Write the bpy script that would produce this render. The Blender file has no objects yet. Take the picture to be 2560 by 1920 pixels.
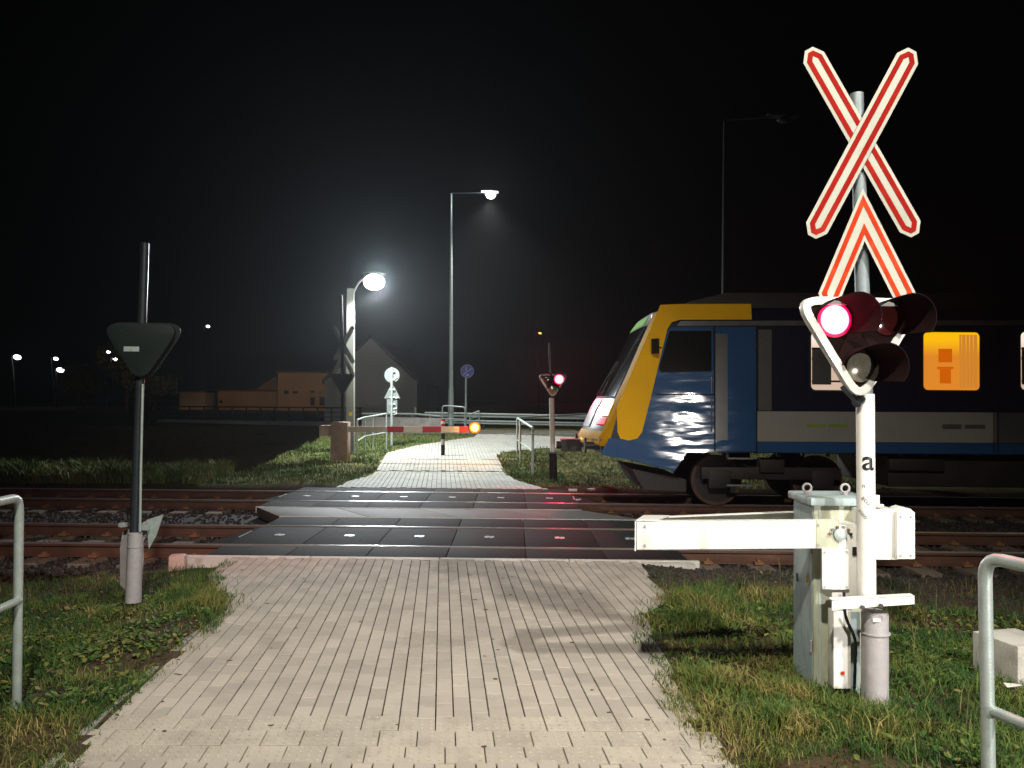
import bpy, bmesh, math, random
import numpy as np
from mathutils import Vector, Matrix, Euler
random.seed(7); rng = np.random.default_rng(7)
C = bpy.context.scene.collection
SC = bpy.context.scene
PI = math.pi

# ------------------------------------------------------------------ camera
F = 2100.0                                  # focal length in pixels of the 2560x1920 photograph
CAMH = 1.74
PITCH = math.atan(41.0 / F); ROLL = 0.0075
cd = bpy.data.cameras.new('camera'); cam = bpy.data.objects.new('camera', cd); C.objects.link(cam)
cd.sensor_width = 36; cd.lens = 36 * F / 2560; cd.clip_end = 2000; cd.clip_start = 0.05
RM = Matrix.Rotation(PI / 2 + PITCH, 3, 'X') @ Matrix.Rotation(ROLL, 3, 'Z')
cam.matrix_world = Matrix.Translation((0, 0, CAMH)) @ RM.to_4x4()
SC.camera = cam

# ------------------------------------------------------------------ night sky
w = bpy.data.worlds.new('World'); SC.world = w; w.use_nodes = True
nt = w.node_tree; nt.nodes.clear()
out = nt.nodes.new('ShaderNodeOutputWorld'); bg = nt.nodes.new('ShaderNodeBackground')
sky = nt.nodes.new('ShaderNodeTexSky'); sky.sky_type = 'NISHITA'; sky.sun_disc = False
sky.sun_elevation = math.radians(-4.0); sky.sun_rotation = math.radians(200)
hs = nt.nodes.new('ShaderNodeHueSaturation'); hs.inputs['Saturation'].default_value = 0.5
nt.links.new(sky.outputs[0], hs.inputs['Color']); nt.links.new(hs.outputs[0], bg.inputs[0])
bg.inputs[1].default_value = 0.003
nt.links.new(bg.outputs[0], out.inputs[0])
SC.view_settings.view_transform = 'Standard'; SC.view_settings.look = 'None'
SC.view_settings.exposure = 0; SC.view_settings.gamma = 1; SC.view_settings.use_curve_mapping = False
SC.cycles.use_denoising = True
SC.cycles.max_bounces = 6; SC.cycles.diffuse_bounces = 2; SC.cycles.glossy_bounces = 3
SC.cycles.transmission_bounces = 4; SC.cycles.volume_bounces = 0; SC.cycles.transparent_max_bounces = 8
SC.cycles.sample_clamp_indirect = 4; SC.cycles.volume_step_rate = 4

def light(kind, name, loc, power, col, size=.15, aim=None, cone=160, blend=.5, parent=None):
    l = bpy.data.lights.new(name, kind); l.energy = power; l.color = col; l.shadow_soft_size = size
    o = bpy.data.objects.new(name, l); C.objects.link(o); o.location = loc
    if kind == 'SPOT':
        l.spot_size = math.radians(cone); l.spot_blend = blend
        o.rotation_euler = (Vector(aim) - Vector(loc)).to_track_quat('-Z', 'Y').to_euler()
    return o
# the two street lamps that stand behind the photographer
light('SPOT', 'path_lamp_light', (-0.3, -0.9, 7.6), 3700, (1.0, .93, .80), .14, (.6, 7.4, 0), 74, 1)
light('SPOT', 'kerb_lamp_light', (6.0, -1.95, 7.8), 5200, (1.0, .96, .88), .22, (1.2, 5.5, .3), 52, 1)
light('SPOT', 'car_headlight', (6.6, -7.5, .75), 4200, (1.0, .95, .88), .09, (2.5, 5.0, .75), 23, 1)

# ------------------------------------------------------------------ projection helpers (pixels of the photograph -> world)
def ray(px, py):
    d = RM @ Vector(((px - 1280) / F, -(py - 960) / F, -1)); return d
def W(px, py, Y):
    d = ray(px, py); t = Y / d.y; return Vector((d.x * t, Y, CAMH + d.z * t))
def slope(Y):
    if Y < 20.5: return 0.0
    if Y < 31: return .045 * (Y - 20.5)
    return .4725
def G(px, py):
    d = ray(px, py)
    for i in range(4000):
        t = 2 + i * .02
        if CAMH + d.z * t <= slope(d.y * t): return Vector((d.x * t, d.y * t, slope(d.y * t)))
    return Vector((d.x * 60, 60, slope(60)))

# ------------------------------------------------------------------ materials
def new_mat(name):
    m = bpy.data.materials.new(name); m.use_nodes = True
    return m, m.node_tree, m.node_tree.nodes['Principled BSDF']
def mat(name, col, rough=.5, metal=0.0, var=.15, vscale=6, bump=0.0, bscale=60, stain=None, stain_amt=.0, stain_scale=4, coat=0, spec=.5, bstretch=None, bdist=.01, sstretch=(1, 1, 1), emit=None, estr=0, rand=0):
    m, t, p = new_mat(name); N = t.nodes; L = t.links
    p.inputs['Roughness'].default_value = rough; p.inputs['Metallic'].default_value = metal
    p.inputs['Specular IOR Level'].default_value = spec
    p.inputs['Coat Weight'].default_value = coat; p.inputs['Coat Roughness'].default_value = .08
    geo = N.new('ShaderNodeNewGeometry')
    n = N.new('ShaderNodeTexNoise'); n.inputs['Scale'].default_value = vscale; n.inputs['Detail'].default_value = 5
    L.new(geo.outputs['Position'], n.inputs['Vector'])
    r = N.new('ShaderNodeMapRange'); r.inputs[1].default_value = .25; r.inputs[2].default_value = .75
    r.inputs[3].default_value = 1 - var; r.inputs[4].default_value = 1 + var
    L.new(n.outputs[0], r.inputs[0])
    mul = N.new('ShaderNodeMix'); mul.data_type = 'RGBA'; mul.blend_type = 'MULTIPLY'; mul.inputs[0].default_value = 1
    mul.inputs[6].default_value = (*col, 1); L.new(r.outputs[0], mul.inputs[7]); cur = mul.outputs[2]
    if rand:
        oi = N.new('ShaderNodeObjectInfo')
        ad = N.new('ShaderNodeMath'); ad.operation = 'ADD'; L.new(oi.outputs['Random'], ad.inputs[0]); L.new(geo.outputs['Random Per Island'], ad.inputs[1])
        fr = N.new('ShaderNodeMath'); fr.operation = 'FRACT'; L.new(ad.outputs[0], fr.inputs[0])
        rr = N.new('ShaderNodeMapRange'); rr.inputs[3].default_value = 1 - rand; rr.inputs[4].default_value = 1 + rand; L.new(fr.outputs[0], rr.inputs[0])
        m3 = N.new('ShaderNodeMix'); m3.data_type = 'RGBA'; m3.blend_type = 'MULTIPLY'; m3.inputs[0].default_value = 1
        L.new(cur, m3.inputs[6]); L.new(rr.outputs[0], m3.inputs[7]); cur = m3.outputs[2]
    if stain:
        mp = N.new('ShaderNodeMapping'); mp.inputs['Scale'].default_value = sstretch; L.new(geo.outputs['Position'], mp.inputs[0])
        n2 = N.new('ShaderNodeTexNoise'); n2.inputs['Scale'].default_value = stain_scale; n2.inputs['Detail'].default_value = 8; n2.inputs['Roughness'].default_value = .65
        L.new(mp.outputs[0], n2.inputs['Vector'])
        r2 = N.new('ShaderNodeMapRange'); r2.inputs[1].default_value = .5; r2.inputs[2].default_value = .68; r2.inputs[4].default_value = stain_amt
        L.new(n2.outputs[0], r2.inputs[0])
        m2 = N.new('ShaderNodeMix'); m2.data_type = 'RGBA'; L.new(r2.outputs[0], m2.inputs[0]); L.new(cur, m2.inputs[6]); m2.inputs[7].default_value = (*stain, 1); cur = m2.outputs[2]
    L.new(cur, p.inputs['Base Color'])
    if bump:
        nb = N.new('ShaderNodeTexNoise'); nb.inputs['Scale'].default_value = bscale; nb.inputs['Detail'].default_value = 4
        if bstretch:
            mb_ = N.new('ShaderNodeMapping'); mb_.inputs['Scale'].default_value = bstretch; L.new(geo.outputs['Position'], mb_.inputs[0]); L.new(mb_.outputs[0], nb.inputs['Vector']); nb.inputs['Detail'].default_value = 1.5
        else: L.new(geo.outputs['Position'], nb.inputs['Vector'])
        b = N.new('ShaderNodeBump'); b.inputs['Strength'].default_value = bump; b.inputs['Distance'].default_value = bdist
        L.new(nb.outputs[0], b.inputs['Height']); L.new(b.outputs[0], p.inputs['Normal'])
        if coat: L.new(b.outputs[0], p.inputs['Coat Normal'])
    if emit:
        p.inputs['Emission Color'].default_value = (*emit, 1); p.inputs['Emission Strength'].default_value = estr
    return m
M = {}
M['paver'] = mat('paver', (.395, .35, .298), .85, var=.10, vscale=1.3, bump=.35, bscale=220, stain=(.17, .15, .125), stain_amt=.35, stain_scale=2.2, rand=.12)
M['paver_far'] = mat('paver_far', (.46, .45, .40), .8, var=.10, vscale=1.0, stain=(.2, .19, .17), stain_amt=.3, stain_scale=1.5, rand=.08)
M['tactile'] = mat('tactile', (.405, .36, .30), .8, var=.10, vscale=3, bump=.4, bscale=200, stain=(.2, .175, .15), stain_amt=.4, stain_scale=4, rand=.10)
M['concrete'] = mat('concrete', (.30, .28, .25), .85, var=.15, vscale=3, bump=.4, bscale=90, stain=(.15, .14, .12), stain_amt=.5, stain_scale=3)
M['pale_concrete'] = mat('pale_concrete', (.48, .46, .42), .8, var=.12, vscale=3, bump=.4, bscale=70, stain=(.2, .17, .14), stain_amt=.5, stain_scale=5)
M['strip'] = mat('strip', (.115, .097, .078), .7, var=.15, vscale=5, bump=.3, bscale=120, stain=(.07, .06, .05), stain_amt=.5, stain_scale=3)
M['rubber'] = mat('rubber', (.0115, .0098, .0085), .75, spec=.08, var=.3, vscale=4, bump=.25, bscale=300, stain=(.032, .024, .019), stain_amt=.6, stain_scale=1.6, sstretch=(.4, 2, 1))
M['kerb'] = mat('kerb', (.55, .52, .47), .7, var=.12, vscale=8, bump=.3, bscale=80, stain=(.25, .2, .16), stain_amt=.4, stain_scale=7)
M['rail_top'] = mat('rail_top', (.75, .73, .70), .30, .8, var=.1, vscale=3)
M['rail_web'] = mat('rail_web', (.095, .042, .026), .75, var=.35, vscale=5, bump=.4, bscale=60, stain=(.07, .04, .03), stain_amt=.5, stain_scale=7)
M['sleeper'] = mat('sleeper', (.17, .135, .10), .9, var=.25, vscale=5, bump=.5, bscale=60, stain=(.1, .06, .04), stain_amt=.6, stain_scale=4)
M['stone'] = mat('stone', (.036, .028, .024), .9, var=.5, vscale=9, bump=.5, bscale=60, rand=.45)
M['ballast'] = mat('ballast', (.03, .024, .02), .95, var=.5, vscale=14, bump=1, bscale=40)
M['steel'] = mat('steel', (.42, .49, .47), .42, .35, var=.15, vscale=18, bump=.15, bscale=150, stain=(.35, .37, .37), stain_amt=.5, stain_scale=16)
M['dark_steel'] = mat('dark_steel', (.05, .062, .07), .35, .6, var=.2, vscale=10)
M['galv_dull'] = mat('galv_dull', (.20, .235, .25), .5, .3, var=.15, vscale=14, bump=.15, bscale=120)
M['white'] = mat('white', (.80, .79, .75), .45, var=.04, vscale=6, coat=.2, stain=(.6, .56, .5), stain_amt=.25, stain_scale=7)
M['white_reflect'] = mat('white_reflect', (.40, .40, .345), .75, var=.05, vscale=4, stain=(.32, .31, .26), stain_amt=.4, stain_scale=9, spec=.08)
M['red_reflect'] = mat('red_reflect', (.24, .007, .004), .75, var=.12, vscale=5, stain=(.38, .025, .012), stain_amt=.5, stain_scale=3, spec=.08)
M['orange_reflect'] = mat('orange_reflect', (.42, .028, .006), .75, var=.15, vscale=4, stain=(.58, .09, .03), stain_amt=.5, stain_scale=5, spec=.08)
M['black'] = mat('black', (.012, .012, .013), .4, var=.1)
M['matt_black'] = mat('matt_black', (.016, .014, .014), .75, var=.2, spec=.2)
M['backboard'] = mat('backboard', (.010, .017, .016), .55, var=.15, vscale=3, bump=.1, spec=.2)
M['hood'] = mat('hood', (.011, .005, .005), .9, var=.2, vscale=10, spec=.08)
M['cabinet'] = mat('cabinet', (.44, .46, .35), .5, var=.08, vscale=5, bump=.1, bscale=60, stain=(.22, .17, .11), stain_amt=.45, stain_scale=5, sstretch=(3, 3, .7))
M['cabinet_side'] = mat('cabinet_side', (.34, .42, .42), .5, var=.12, vscale=4, bump=.1, stain=(.10, .085, .05), stain_amt=.75, stain_scale=3.2, sstretch=(1, 2.5, .6))
M['grey_pipe'] = mat('grey_pipe', (.36, .34, .35), .55, var=.1, vscale=8, bump=.15, bscale=80, stain=(.5, .46, .45), stain_amt=.4, stain_scale=14)
M['yellow'] = mat('yellow', (.80, .52, .02), .35, var=.1, vscale=2)
M['pole_conc'] = mat('pole_conc', (.20, .20, .165), .85, var=.15, vscale=2.5, bump=.4, bscale=40, stain=(.1, .1, .08), stain_amt=.4, stain_scale=2)
M['asphalt'] = mat('asphalt', (.11, .095, .085), .85, var=.2, vscale=3, bump=.5, bscale=90, stain=(.2, .17, .15), stain_amt=.4, stain_scale=1)
M['arm_white'] = mat('arm_white', (.62, .55, .50), .5, var=.1, vscale=5)
M['arm_red'] = mat('arm_red', (.42, .02, .03), .45, var=.15, vscale=5)
M['pedestal'] = mat('pedestal', (.50, .36, .31), .6, var=.12, vscale=5, bump=.2, stain=(.3, .16, .12), stain_amt=.5, stain_scale=5)  # pink of the red signal light is mixed into this base colour
M['train_blue'] = mat('train_blue', (.018, .075, .20), .5, var=.08, vscale=1.5, spec=.15, coat=1, bump=1, bscale=1.3, bstretch=(1.2, 1, 3.6), bdist=.0115)
M['train_navy'] = mat('train_navy', (.009, .012, .030), .4, var=.1, vscale=1.5, spec=.2, coat=1, bump=1, bscale=1.3, bstretch=(1.2, 1, 3.6), bdist=.0115)
M['train_yellow'] = mat('train_yellow', (.86, .46, .003), .6, var=.08, vscale=2, spec=.12, coat=.15, bump=.6, bscale=1.3, bstretch=(1.1, 1, 2.6), bdist=.006)
M['train_white'] = mat('train_white', (.30, .295, .27), .3, var=.08, vscale=2, coat=.4)
M['train_grey'] = mat('train_grey', (.13, .13, .13), .35, .3, var=.15, vscale=4, coat=.3)
M['train_dark'] = mat('train_dark', (.018, .015, .014), .6, var=.3, vscale=3, bump=.2)
M['train_glass'] = mat('train_glass', (.01, .009, .009), .06, var=.05, coat=1)
M['green_led'] = mat('green_led', (.02, .05, .01), .4, emit=(.25, .8, .05), estr=.35)
M['plaster_orange'] = mat('plaster_orange', (.42, .35, .22), .9, var=.12, vscale=.5, bump=.2, bscale=5)
M['plaster_pale'] = mat('plaster_pale', (.45, .43, .39), .9, var=.12, vscale=.4, bump=.2, bscale=5)
M['roof'] = mat('roof', (.10, .06, .045), .85, var=.25, vscale=2)
M['window_dark'] = mat('window_dark', (.02, .018, .015), .15, var=.1)
M['wood'] = mat('wood', (.10, .06, .035), .7, var=.2)
M['bark'] = mat('bark', (.06, .045, .035), .95, var=.3, vscale=8, bump=1, bscale=20)
M['blue_sign'] = mat('blue_sign', (.03, .045, .42), .45, var=.05)
M['sign_back'] = mat('sign_back', (.20, .23, .22), .5, .2, var=.1, vscale=10)
M['rust'] = mat('rust', (.22, .10, .05), .85, var=.3, vscale=30, bump=.3)
M['litter'] = mat('litter', (.65, .62, .58), .8, var=.1)
def emis(name, col, s):
    m, t, p = new_mat(name); p.inputs['Base Color'].default_value = (.02, .02, .02, 1); p.inputs['Roughness'].default_value = .3
    p.inputs['Emission Color'].default_value = (*col, 1); p.inputs['Emission Strength'].default_value = s; return m
M['lamp_lit'] = emis('lamp_lit', (.9, .97, 1), 8)
M['lamp_far'] = emis('lamp_far', (.95, .97, 1), 9)
M['lamp_far_orange'] = emis('lamp_far_orange', (1, .45, .08), 2.5)
M['red_lit'] = emis('red_lit', (1, .11, .17), 9)
M['red_glow'] = emis('red_glow', (1, .0, .06), 2.6)  # weaker red emission, paints the glow around a lit lens
M['orange_lit'] = emis('orange_lit', (1, .50, .06), 12)
M['orange_glow'] = emis('orange_glow', (1, .22, .0), 1.1)  # weaker orange emission, paints the glow around the amber lamp
M['tail_red'] = emis('tail_red', (1, .06, .10), 1.6)
M['head_white'] = emis('head_white', (1, .85, .65), 1.4)
M['lens_dark'] = mat('lens_dark', (.06, .01, .01), .08, var=.1, coat=1)
M['lens_clear'] = mat('lens_clear', (.30, .28, .22), .12, .4, var=.3, vscale=60, coat=1)

def window_light(name, c_top, c_low, s_top, s_low, zsplit):
    m, t, p = new_mat(name); N = t.nodes; L = t.links
    p.inputs['Base Color'].default_value = (.2, .15, .1, 1)
    geo = N.new('ShaderNodeNewGeometry'); sp = N.new('ShaderNodeSeparateXYZ'); L.new(geo.outputs['Position'], sp.inputs[0])
    r = N.new('ShaderNodeMapRange'); r.inputs[1].default_value = zsplit - .25; r.inputs[2].default_value = zsplit + .02; L.new(sp.outputs[2], r.inputs[0])
    mx = N.new('ShaderNodeMix'); mx.data_type = 'RGBA'; mx.inputs[6].default_value = (*[c * s_low for c in c_low], 1); mx.inputs[7].default_value = (*[c * s_top for c in c_top], 1)
    L.new(r.outputs[0], mx.inputs[0]); L.new(mx.outputs[2], p.inputs['Emission Color']); p.inputs['Emission Strength'].default_value = 1
    return m
M['cabin_amber'] = window_light('cabin_amber', (1, .50, .0), (1, .32, .02), 1.0, .72, 2.75)
M['cabin_white'] = window_light('cabin_white', (1, .84, .70), (1, .72, .55), 1.0, .62, 2.75)
M['seat_amber'] = mat('seat_amber', (.30, .05, .01), .8, emit=(.75, .14, .0), estr=.75)  # saloon light on the seats is put into their emission

# ------------------------------------------------------------------ mesh helpers
class MB:
    def __init__(s): s.v = []; s.f = []
    def add(s, vs, fs):
        o = len(s.v); s.v += [tuple(v) for v in vs]; s.f += [tuple(i + o for i in f) for f in fs]; return s
    def box(s, c, d, rz=0, rot=None):
        c = Vector(c); R = rot or Matrix.Rotation(rz, 3, 'Z'); vs = []
        for x in (-1, 1):
            for y in (-1, 1):
                for z in (-1, 1): vs.append(c + R @ Vector((x * d[0] / 2, y * d[1] / 2, z * d[2] / 2)))
        return s.add(vs, [(0, 1, 3, 2), (4, 6, 7, 5), (0, 4, 5, 1), (2, 3, 7, 6), (0, 2, 6, 4), (1, 5, 7, 3)])
    def tube(s, pts, r, n=12, cap=True, r2=None):
        pts = [Vector(p) for p in pts]; rings = []; up = None; k = len(pts)
        for i, p in enumerate(pts):
            a = pts[max(i - 1, 0)]; b = pts[min(i + 1, k - 1)]; t = (b - a).normalized()
            if up is None:
                up = t.orthogonal().normalized()
            up = (up - t * up.dot(t)).normalized(); sd = t.cross(up)
            rr = r if r2 is None else r + (r2 - r) * i / (k - 1)
            rings.append([p + (up * math.cos(2 * PI * j / n) + sd * math.sin(2 * PI * j / n)) * rr for j in range(n)])
        vs = [v for R_ in rings for v in R_]; fs = []
        for i in range(k - 1):
            for j in range(n):
                fs.append((i * n + j, i * n + (j + 1) % n, (i + 1) * n + (j + 1) % n, (i + 1) * n + j))
        if cap:
            fs.append(tuple(reversed(range(n)))); fs.append(tuple(range((k - 1) * n, k * n)))
        return s.add(vs, fs)
    def prism(s, poly, ext, hole=None):
        """poly: 3D points in one plane; ext: vector of thickness; hole: second loop of the same length -> ring"""
        poly = [Vector(p) for p in poly]; ext = Vector(ext); n = len(poly)
        if hole is None:
            vs = poly + [p + ext for p in poly]
            fs = [tuple(range(n)), tuple(reversed(range(n, 2 * n)))] + [(i, i + n, (i + 1) % n + n, (i + 1) % n) for i in range(n)]
            return s.add(vs, fs)
        h = [Vector(p) for p in hole]
        vs = poly + h + [p + ext for p in poly] + [p + ext for p in h]; fs = []
        for i in range(n):
            j = (i + 1) % n
            fs += [(i, j, n + j, n + i), (2 * n + i, 3 * n + i, 3 * n + j, 2 * n + j), (i, 2 * n + i, 2 * n + j, j), (n + i, n + j, 3 * n + j, 3 * n + i)]
        return s.add(vs, fs)
    def disc(s, c, axis, r, t, n=20, dome=0.0):
        c = Vector(c); a = Vector(axis).normalized(); u = a.orthogonal().normalized(); v = a.cross(u)
        lo = [c + (u * math.cos(2 * PI * j / n) + v * math.sin(2 * PI * j / n)) * r for j in range(n)]
        hi = [p + a * t for p in lo]; vs = lo + hi; fs = [tuple(reversed(range(n)))] + [(j, (j + 1) % n, n + (j + 1) % n, n + j) for j in range(n)]
        if dome:
            mid = [c + a * (t + dome * .75) + (u * math.cos(2 * PI * j / n) + v * math.sin(2 * PI * j / n)) * r * .6 for j in range(n)]
            vs += mid + [c + a * (t + dome)]
            fs += [(n + j, n + (j + 1) % n, 2 * n + (j + 1) % n, 2 * n + j) for j in range(n)] + [(2 * n + j, 2 * n + (j + 1) % n, 3 * n) for j in range(n)]
        else: fs.append(tuple(range(n, 2 * n)))
        return s.add(vs, fs)
    def build(s, name, m, parent=None, bevel=0, smooth=None, label=None, kind=None):
        me = bpy.data.meshes.new(name); off = Vector((0, 0, 0))
        o = bpy.data.objects.new(name, me)
        if parent is not None:
            off = parent['_w'] if False else world_loc(parent); o.parent = parent
        me.from_pydata([tuple(Vector(v) - off) for v in s.v], [], s.f)
        bm = bmesh.new(); bm.from_mesh(me)
        bmesh.ops.recalc_face_normals(bm, faces=bm.faces)
        if bevel:
            es = [e for e in bm.edges if len(e.link_faces) == 2 and e.calc_face_angle(0) > .6]
            bmesh.ops.bevel(bm, geom=es, offset=bevel, segments=2, affect='EDGES', profile=.6)
        bm.to_mesh(me); bm.free()
        if smooth is not False:
            me.set_sharp_from_angle(angle=math.radians(40)); me.shade_smooth() if False else None
            for p_ in me.polygons: p_.use_smooth = True
        me.materials.append(M[m]); C.objects.link(o)
        if label: o['label'] = label
        if kind: o['kind'] = kind
        return o
_locs = {}
def world_loc(o):
    l = Vector((0, 0, 0))
    while o is not None: l = l + o.location; o = o.parent
    return l
def thing(name, loc, label, cat, group=None):
    o = bpy.data.objects.new(name, None); C.objects.link(o); o.location = loc; o.empty_display_size = .2
    o['label'] = label; o['category'] = cat
    if group: o['group'] = group
    return o
def tag(o, label, cat, group=None):
    o['label'] = label; o['category'] = cat
    if group: o['group'] = group
    return o
def structure(name, loc=(0, 0, 0)):
    o = bpy.data.objects.new(name, None); C.objects.link(o); o.location = loc; o['kind'] = 'structure'; return o
def bend(pts, r=.08, n=5):
    """polyline with rounded corners"""
    pts = [Vector(p) for p in pts]; o = [pts[0]]
    for a, b, c in zip(pts, pts[1:], pts[2:]):
        p = b + (a - b).normalized() * r; q = b + (c - b).normalized() * r
        for i in range(n + 1):
            t = i / n; o.append(p * (1 - t) ** 2 + b * 2 * t * (1 - t) + q * t * t)
    o.append(pts[-1]); return o
def copy_tree(o, parent=None, **props):
    c = o.copy(); C.objects.link(c); c.parent = parent
    for ch in list(o.children):
        if ch.type != 'LIGHT': copy_tree(ch, c)
    return c

# ------------------------------------------------------------------ polygons of the place (world coordinates)
TS = -.018                                          # the tracks run a hair off the camera's X axis
def TY(Y, X): return Y + TS * X
PATH = [(-3.10, TY(9.20, -3.1)), (-2.98, 8.3), (-2.55, 7.35), (-2.34, 6.75), (-2.21, 4.67), (-2.14, 3.97), (-2.04, 1.6),
        (1.25, 1.6), (1.14, 3.3), (1.10, 3.97), (1.06, 4.7), (1.06, 6.3), (1.14, 6.97), (1.44, 7.5), (1.42, 7.75), (1.38, TY(9.20, 1.38))]
FARPX = [(832, 1222), (870, 1203), (918, 1191), (942, 1176), (950, 1152), (968, 1132), (1040, 1113), (1120, 1101), (1185, 1092), (1196, 1084),
         (1300, 1087), (1450, 1093), (1600, 1099), (1600, 1116), (1425, 1118), (1340, 1121), (1262, 1130), (1241, 1140), (1254, 1162), (1266, 1186), (1296, 1202), (1372, 1224)]
FAR = [(p.x, p.y) for p in (G(*q) for q in FARPX)]
FAR[0] = (FAR[0][0], TY(16.58, FAR[0][0])); FAR[-1] = (FAR[-1][0], TY(16.58, FAR[-1][0]))
def inside(poly, X, Y):
    X = np.asarray(X, float); Y = np.asarray(Y, float); r = np.zeros(X.shape, bool); n = len(poly); j = n - 1
    for i in range(n):
        xi, yi = poly[i]; xj, yj = poly[j]
        c = ((yi > Y) != (yj > Y)) & (X < (xj - xi) * (Y - yi) / (yj - yi + 1e-12) + xi); r ^= c; j = i
    return r
def clip_halfplane(pts, a, n):
    o = []
    for i in range(len(pts)):
        p, q = pts[i], pts[(i + 1) % len(pts)]
        dp = (p[0] - a[0]) * n[0] + (p[1] - a[1]) * n[1]; dq = (q[0] - a[0]) * n[0] + (q[1] - a[1]) * n[1]
        if dp >= 0: o.append(p)
        if dp * dq < 0:
            t = dp / (dp - dq); o.append((p[0] + (q[0] - p[0]) * t, p[1] + (q[1] - p[1]) * t))
    return o
def vnoise(x, y, s, seed=0):
    """cheap smooth value noise on arrays"""
    x = np.asarray(x) * s + seed * 17.3; y = np.asarray(y) * s + seed * 7.7
    xi = np.floor(x); yi = np.floor(y); fx = x - xi; fy = y - yi; fx = fx * fx * (3 - 2 * fx); fy = fy * fy * (3 - 2 * fy)
    def h(a, b): v = np.sin(a * 127.1 + b * 311.7 + seed * 74.7) * 43758.5453; return v - np.floor(v)
    return (h(xi, yi) * (1 - fx) + h(xi + 1, yi) * fx) * (1 - fy) + (h(xi, yi + 1) * (1 - fx) + h(xi + 1, yi + 1) * fx) * fy

# ------------------------------------------------------------------ the ground sheet
def gh(X, Y):
    X = np.asarray(X, float); Y = np.asarray(Y, float)
    z = np.where(Y < 20.5, 0, np.where(Y < 31, .045 * (Y - 20.5), .4725))
    yt = Y - TS * X
    tr = np.clip((yt - 8.95) / .35, 0, 1) * np.clip((16.95 - yt) / .3, 0, 1)
    z = z - .24 * tr
    near = (yt < 9.2)
    # soil swells slightly at the sides of the near path, falls away to the left of it
    b = (vnoise(X, Y, 1.4, 1) - .5) * .08 + (vnoise(X, Y, 5, 2) - .5) * .03
    z = z + np.where(near, b * np.clip((np.abs(X + .5) - 1.3), 0, 1), 0)
    z = z - np.where(near & (X < -2.6), np.clip((-2.6 - X) * .10, 0, .28), 0)
    z = z - np.where(near & (X > 2.6), np.clip((X - 2.6) * .05, 0, .15), 0)
    far = yt > 17
    z = z + np.where(far & (Y < 30.5), b * 1.2, 0)
    # the land drops left of the far verge
    z = z - np.where(far, np.clip((-5.9 - X - .06 * (Y - 17)) * .5, 0, 2.6) * np.clip((Y - 19) / 3, 0, 1) * np.clip((37 - Y) / 3, 0, 1), 0)
    # shallow ground under the paving
    p1 = inside(PATH, X, Y); p2 = inside(FAR, X, Y)
    z = np.where(p1, -.014, z); z = np.where(p2, np.where(Y < 20.5, 0, np.where(Y < 31, .045 * (Y - 20.5), .4725)) - .014, z)
    rd = (Y > 30.9) & (Y < 35.5)
    z = np.where(rd & (X > -6), .44, z)
    return z
xs = np.concatenate([np.linspace(-260, -40, 12), np.linspace(-38, -9, 30), np.linspace(-8.9, 7, 150), np.linspace(7.3, 38, 60), np.linspace(42, 260, 12)])
ys = np.concatenate([np.linspace(-60, 0, 8), np.linspace(.5, 9.5, 95), np.linspace(9.6, 17.2, 50), np.linspace(17.3, 36, 130), np.linspace(37, 60, 20), np.linspace(66, 420, 20)])
XX, YY = np.meshgrid(xs, ys); ZZ = gh(XX, YY)
nx, ny = len(xs), len(ys)
me = bpy.data.meshes.new('ground')
vv = np.stack([XX.ravel(), YY.ravel(), ZZ.ravel()], 1)
ii = np.arange(nx * ny).reshape(ny, nx)
ff = np.stack([ii[:-1, :-1].ravel(), ii[:-1, 1:].ravel(), ii[1:, 1:].ravel(), ii[1:, :-1].ravel()], 1)
me.from_pydata(vv.tolist(), [], ff.tolist()); me.polygons.foreach_set('use_smooth', [True] * len(me.polygons))
g = bpy.data.objects.new('ground', me); C.objects.link(g); g['kind'] = 'structure'
m, t, p = new_mat('soil'); N = t.nodes; L = t.links; p.inputs['Roughness'].default_value = .95; p.inputs['Specular IOR Level'].default_value = .1
geo = N.new('ShaderNodeNewGeometry'); n1 = N.new('ShaderNodeTexNoise'); n1.inputs['Scale'].default_value = 2.2; n1.inputs['Detail'].default_value = 9; n1.inputs['Roughness'].default_value = .7
L.new(geo.outputs['Position'], n1.inputs['Vector'])
cr = N.new('ShaderNodeValToRGB'); e = cr.color_ramp.elements
e[0].position = .3; e[0].color = (.035, .025, .016, 1); e[1].position = .72; e[1].color = (.05, .055, .018, 1)
k = e.new(.5); k.color = (.075, .05, .03, 1); k = e.new(.6); k.color = (.035, .045, .014, 1)
L.new(n1.outputs[0], cr.inputs[0])
sx = N.new('ShaderNodeSeparateXYZ'); L.new(geo.outputs['Position'], sx.inputs[0]); my = N.new('ShaderNodeMapRange'); my.inputs[1].default_value = 16.9; my.inputs[2].default_value = 17.6; L.new(sx.outputs[1], my.inputs[0])
c2 = N.new('ShaderNodeValToRGB'); e2 = c2.color_ramp.elements; e2[0].position = .35; e2[0].color = (.06, .055, .025, 1); e2[1].position = .7; e2[1].color = (.20, .17, .075, 1); k = e2.new(.5); k.color = (.12, .125, .045, 1); L.new(n1.outputs[0], c2.inputs[0])
mx_ = N.new('ShaderNodeMapRange'); mx_.inputs[1].default_value = -7.6; mx_.inputs[2].default_value = -5.8; L.new(sx.outputs[0], mx_.inputs[0]); mm_ = N.new('ShaderNodeMath'); mm_.operation = 'MULTIPLY'; L.new(my.outputs[0], mm_.inputs[0]); L.new(mx_.outputs[0], mm_.inputs[1])  # fades the pale thatch out leftwards, painting the unlit bank dark
mc = N.new('ShaderNodeMix'); mc.data_type = 'RGBA'; L.new(mm_.outputs[0], mc.inputs[0]); L.new(cr.outputs[0], mc.inputs[6]); L.new(c2.outputs[0], mc.inputs[7]); L.new(mc.outputs[2], p.inputs['Base Color'])
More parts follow.
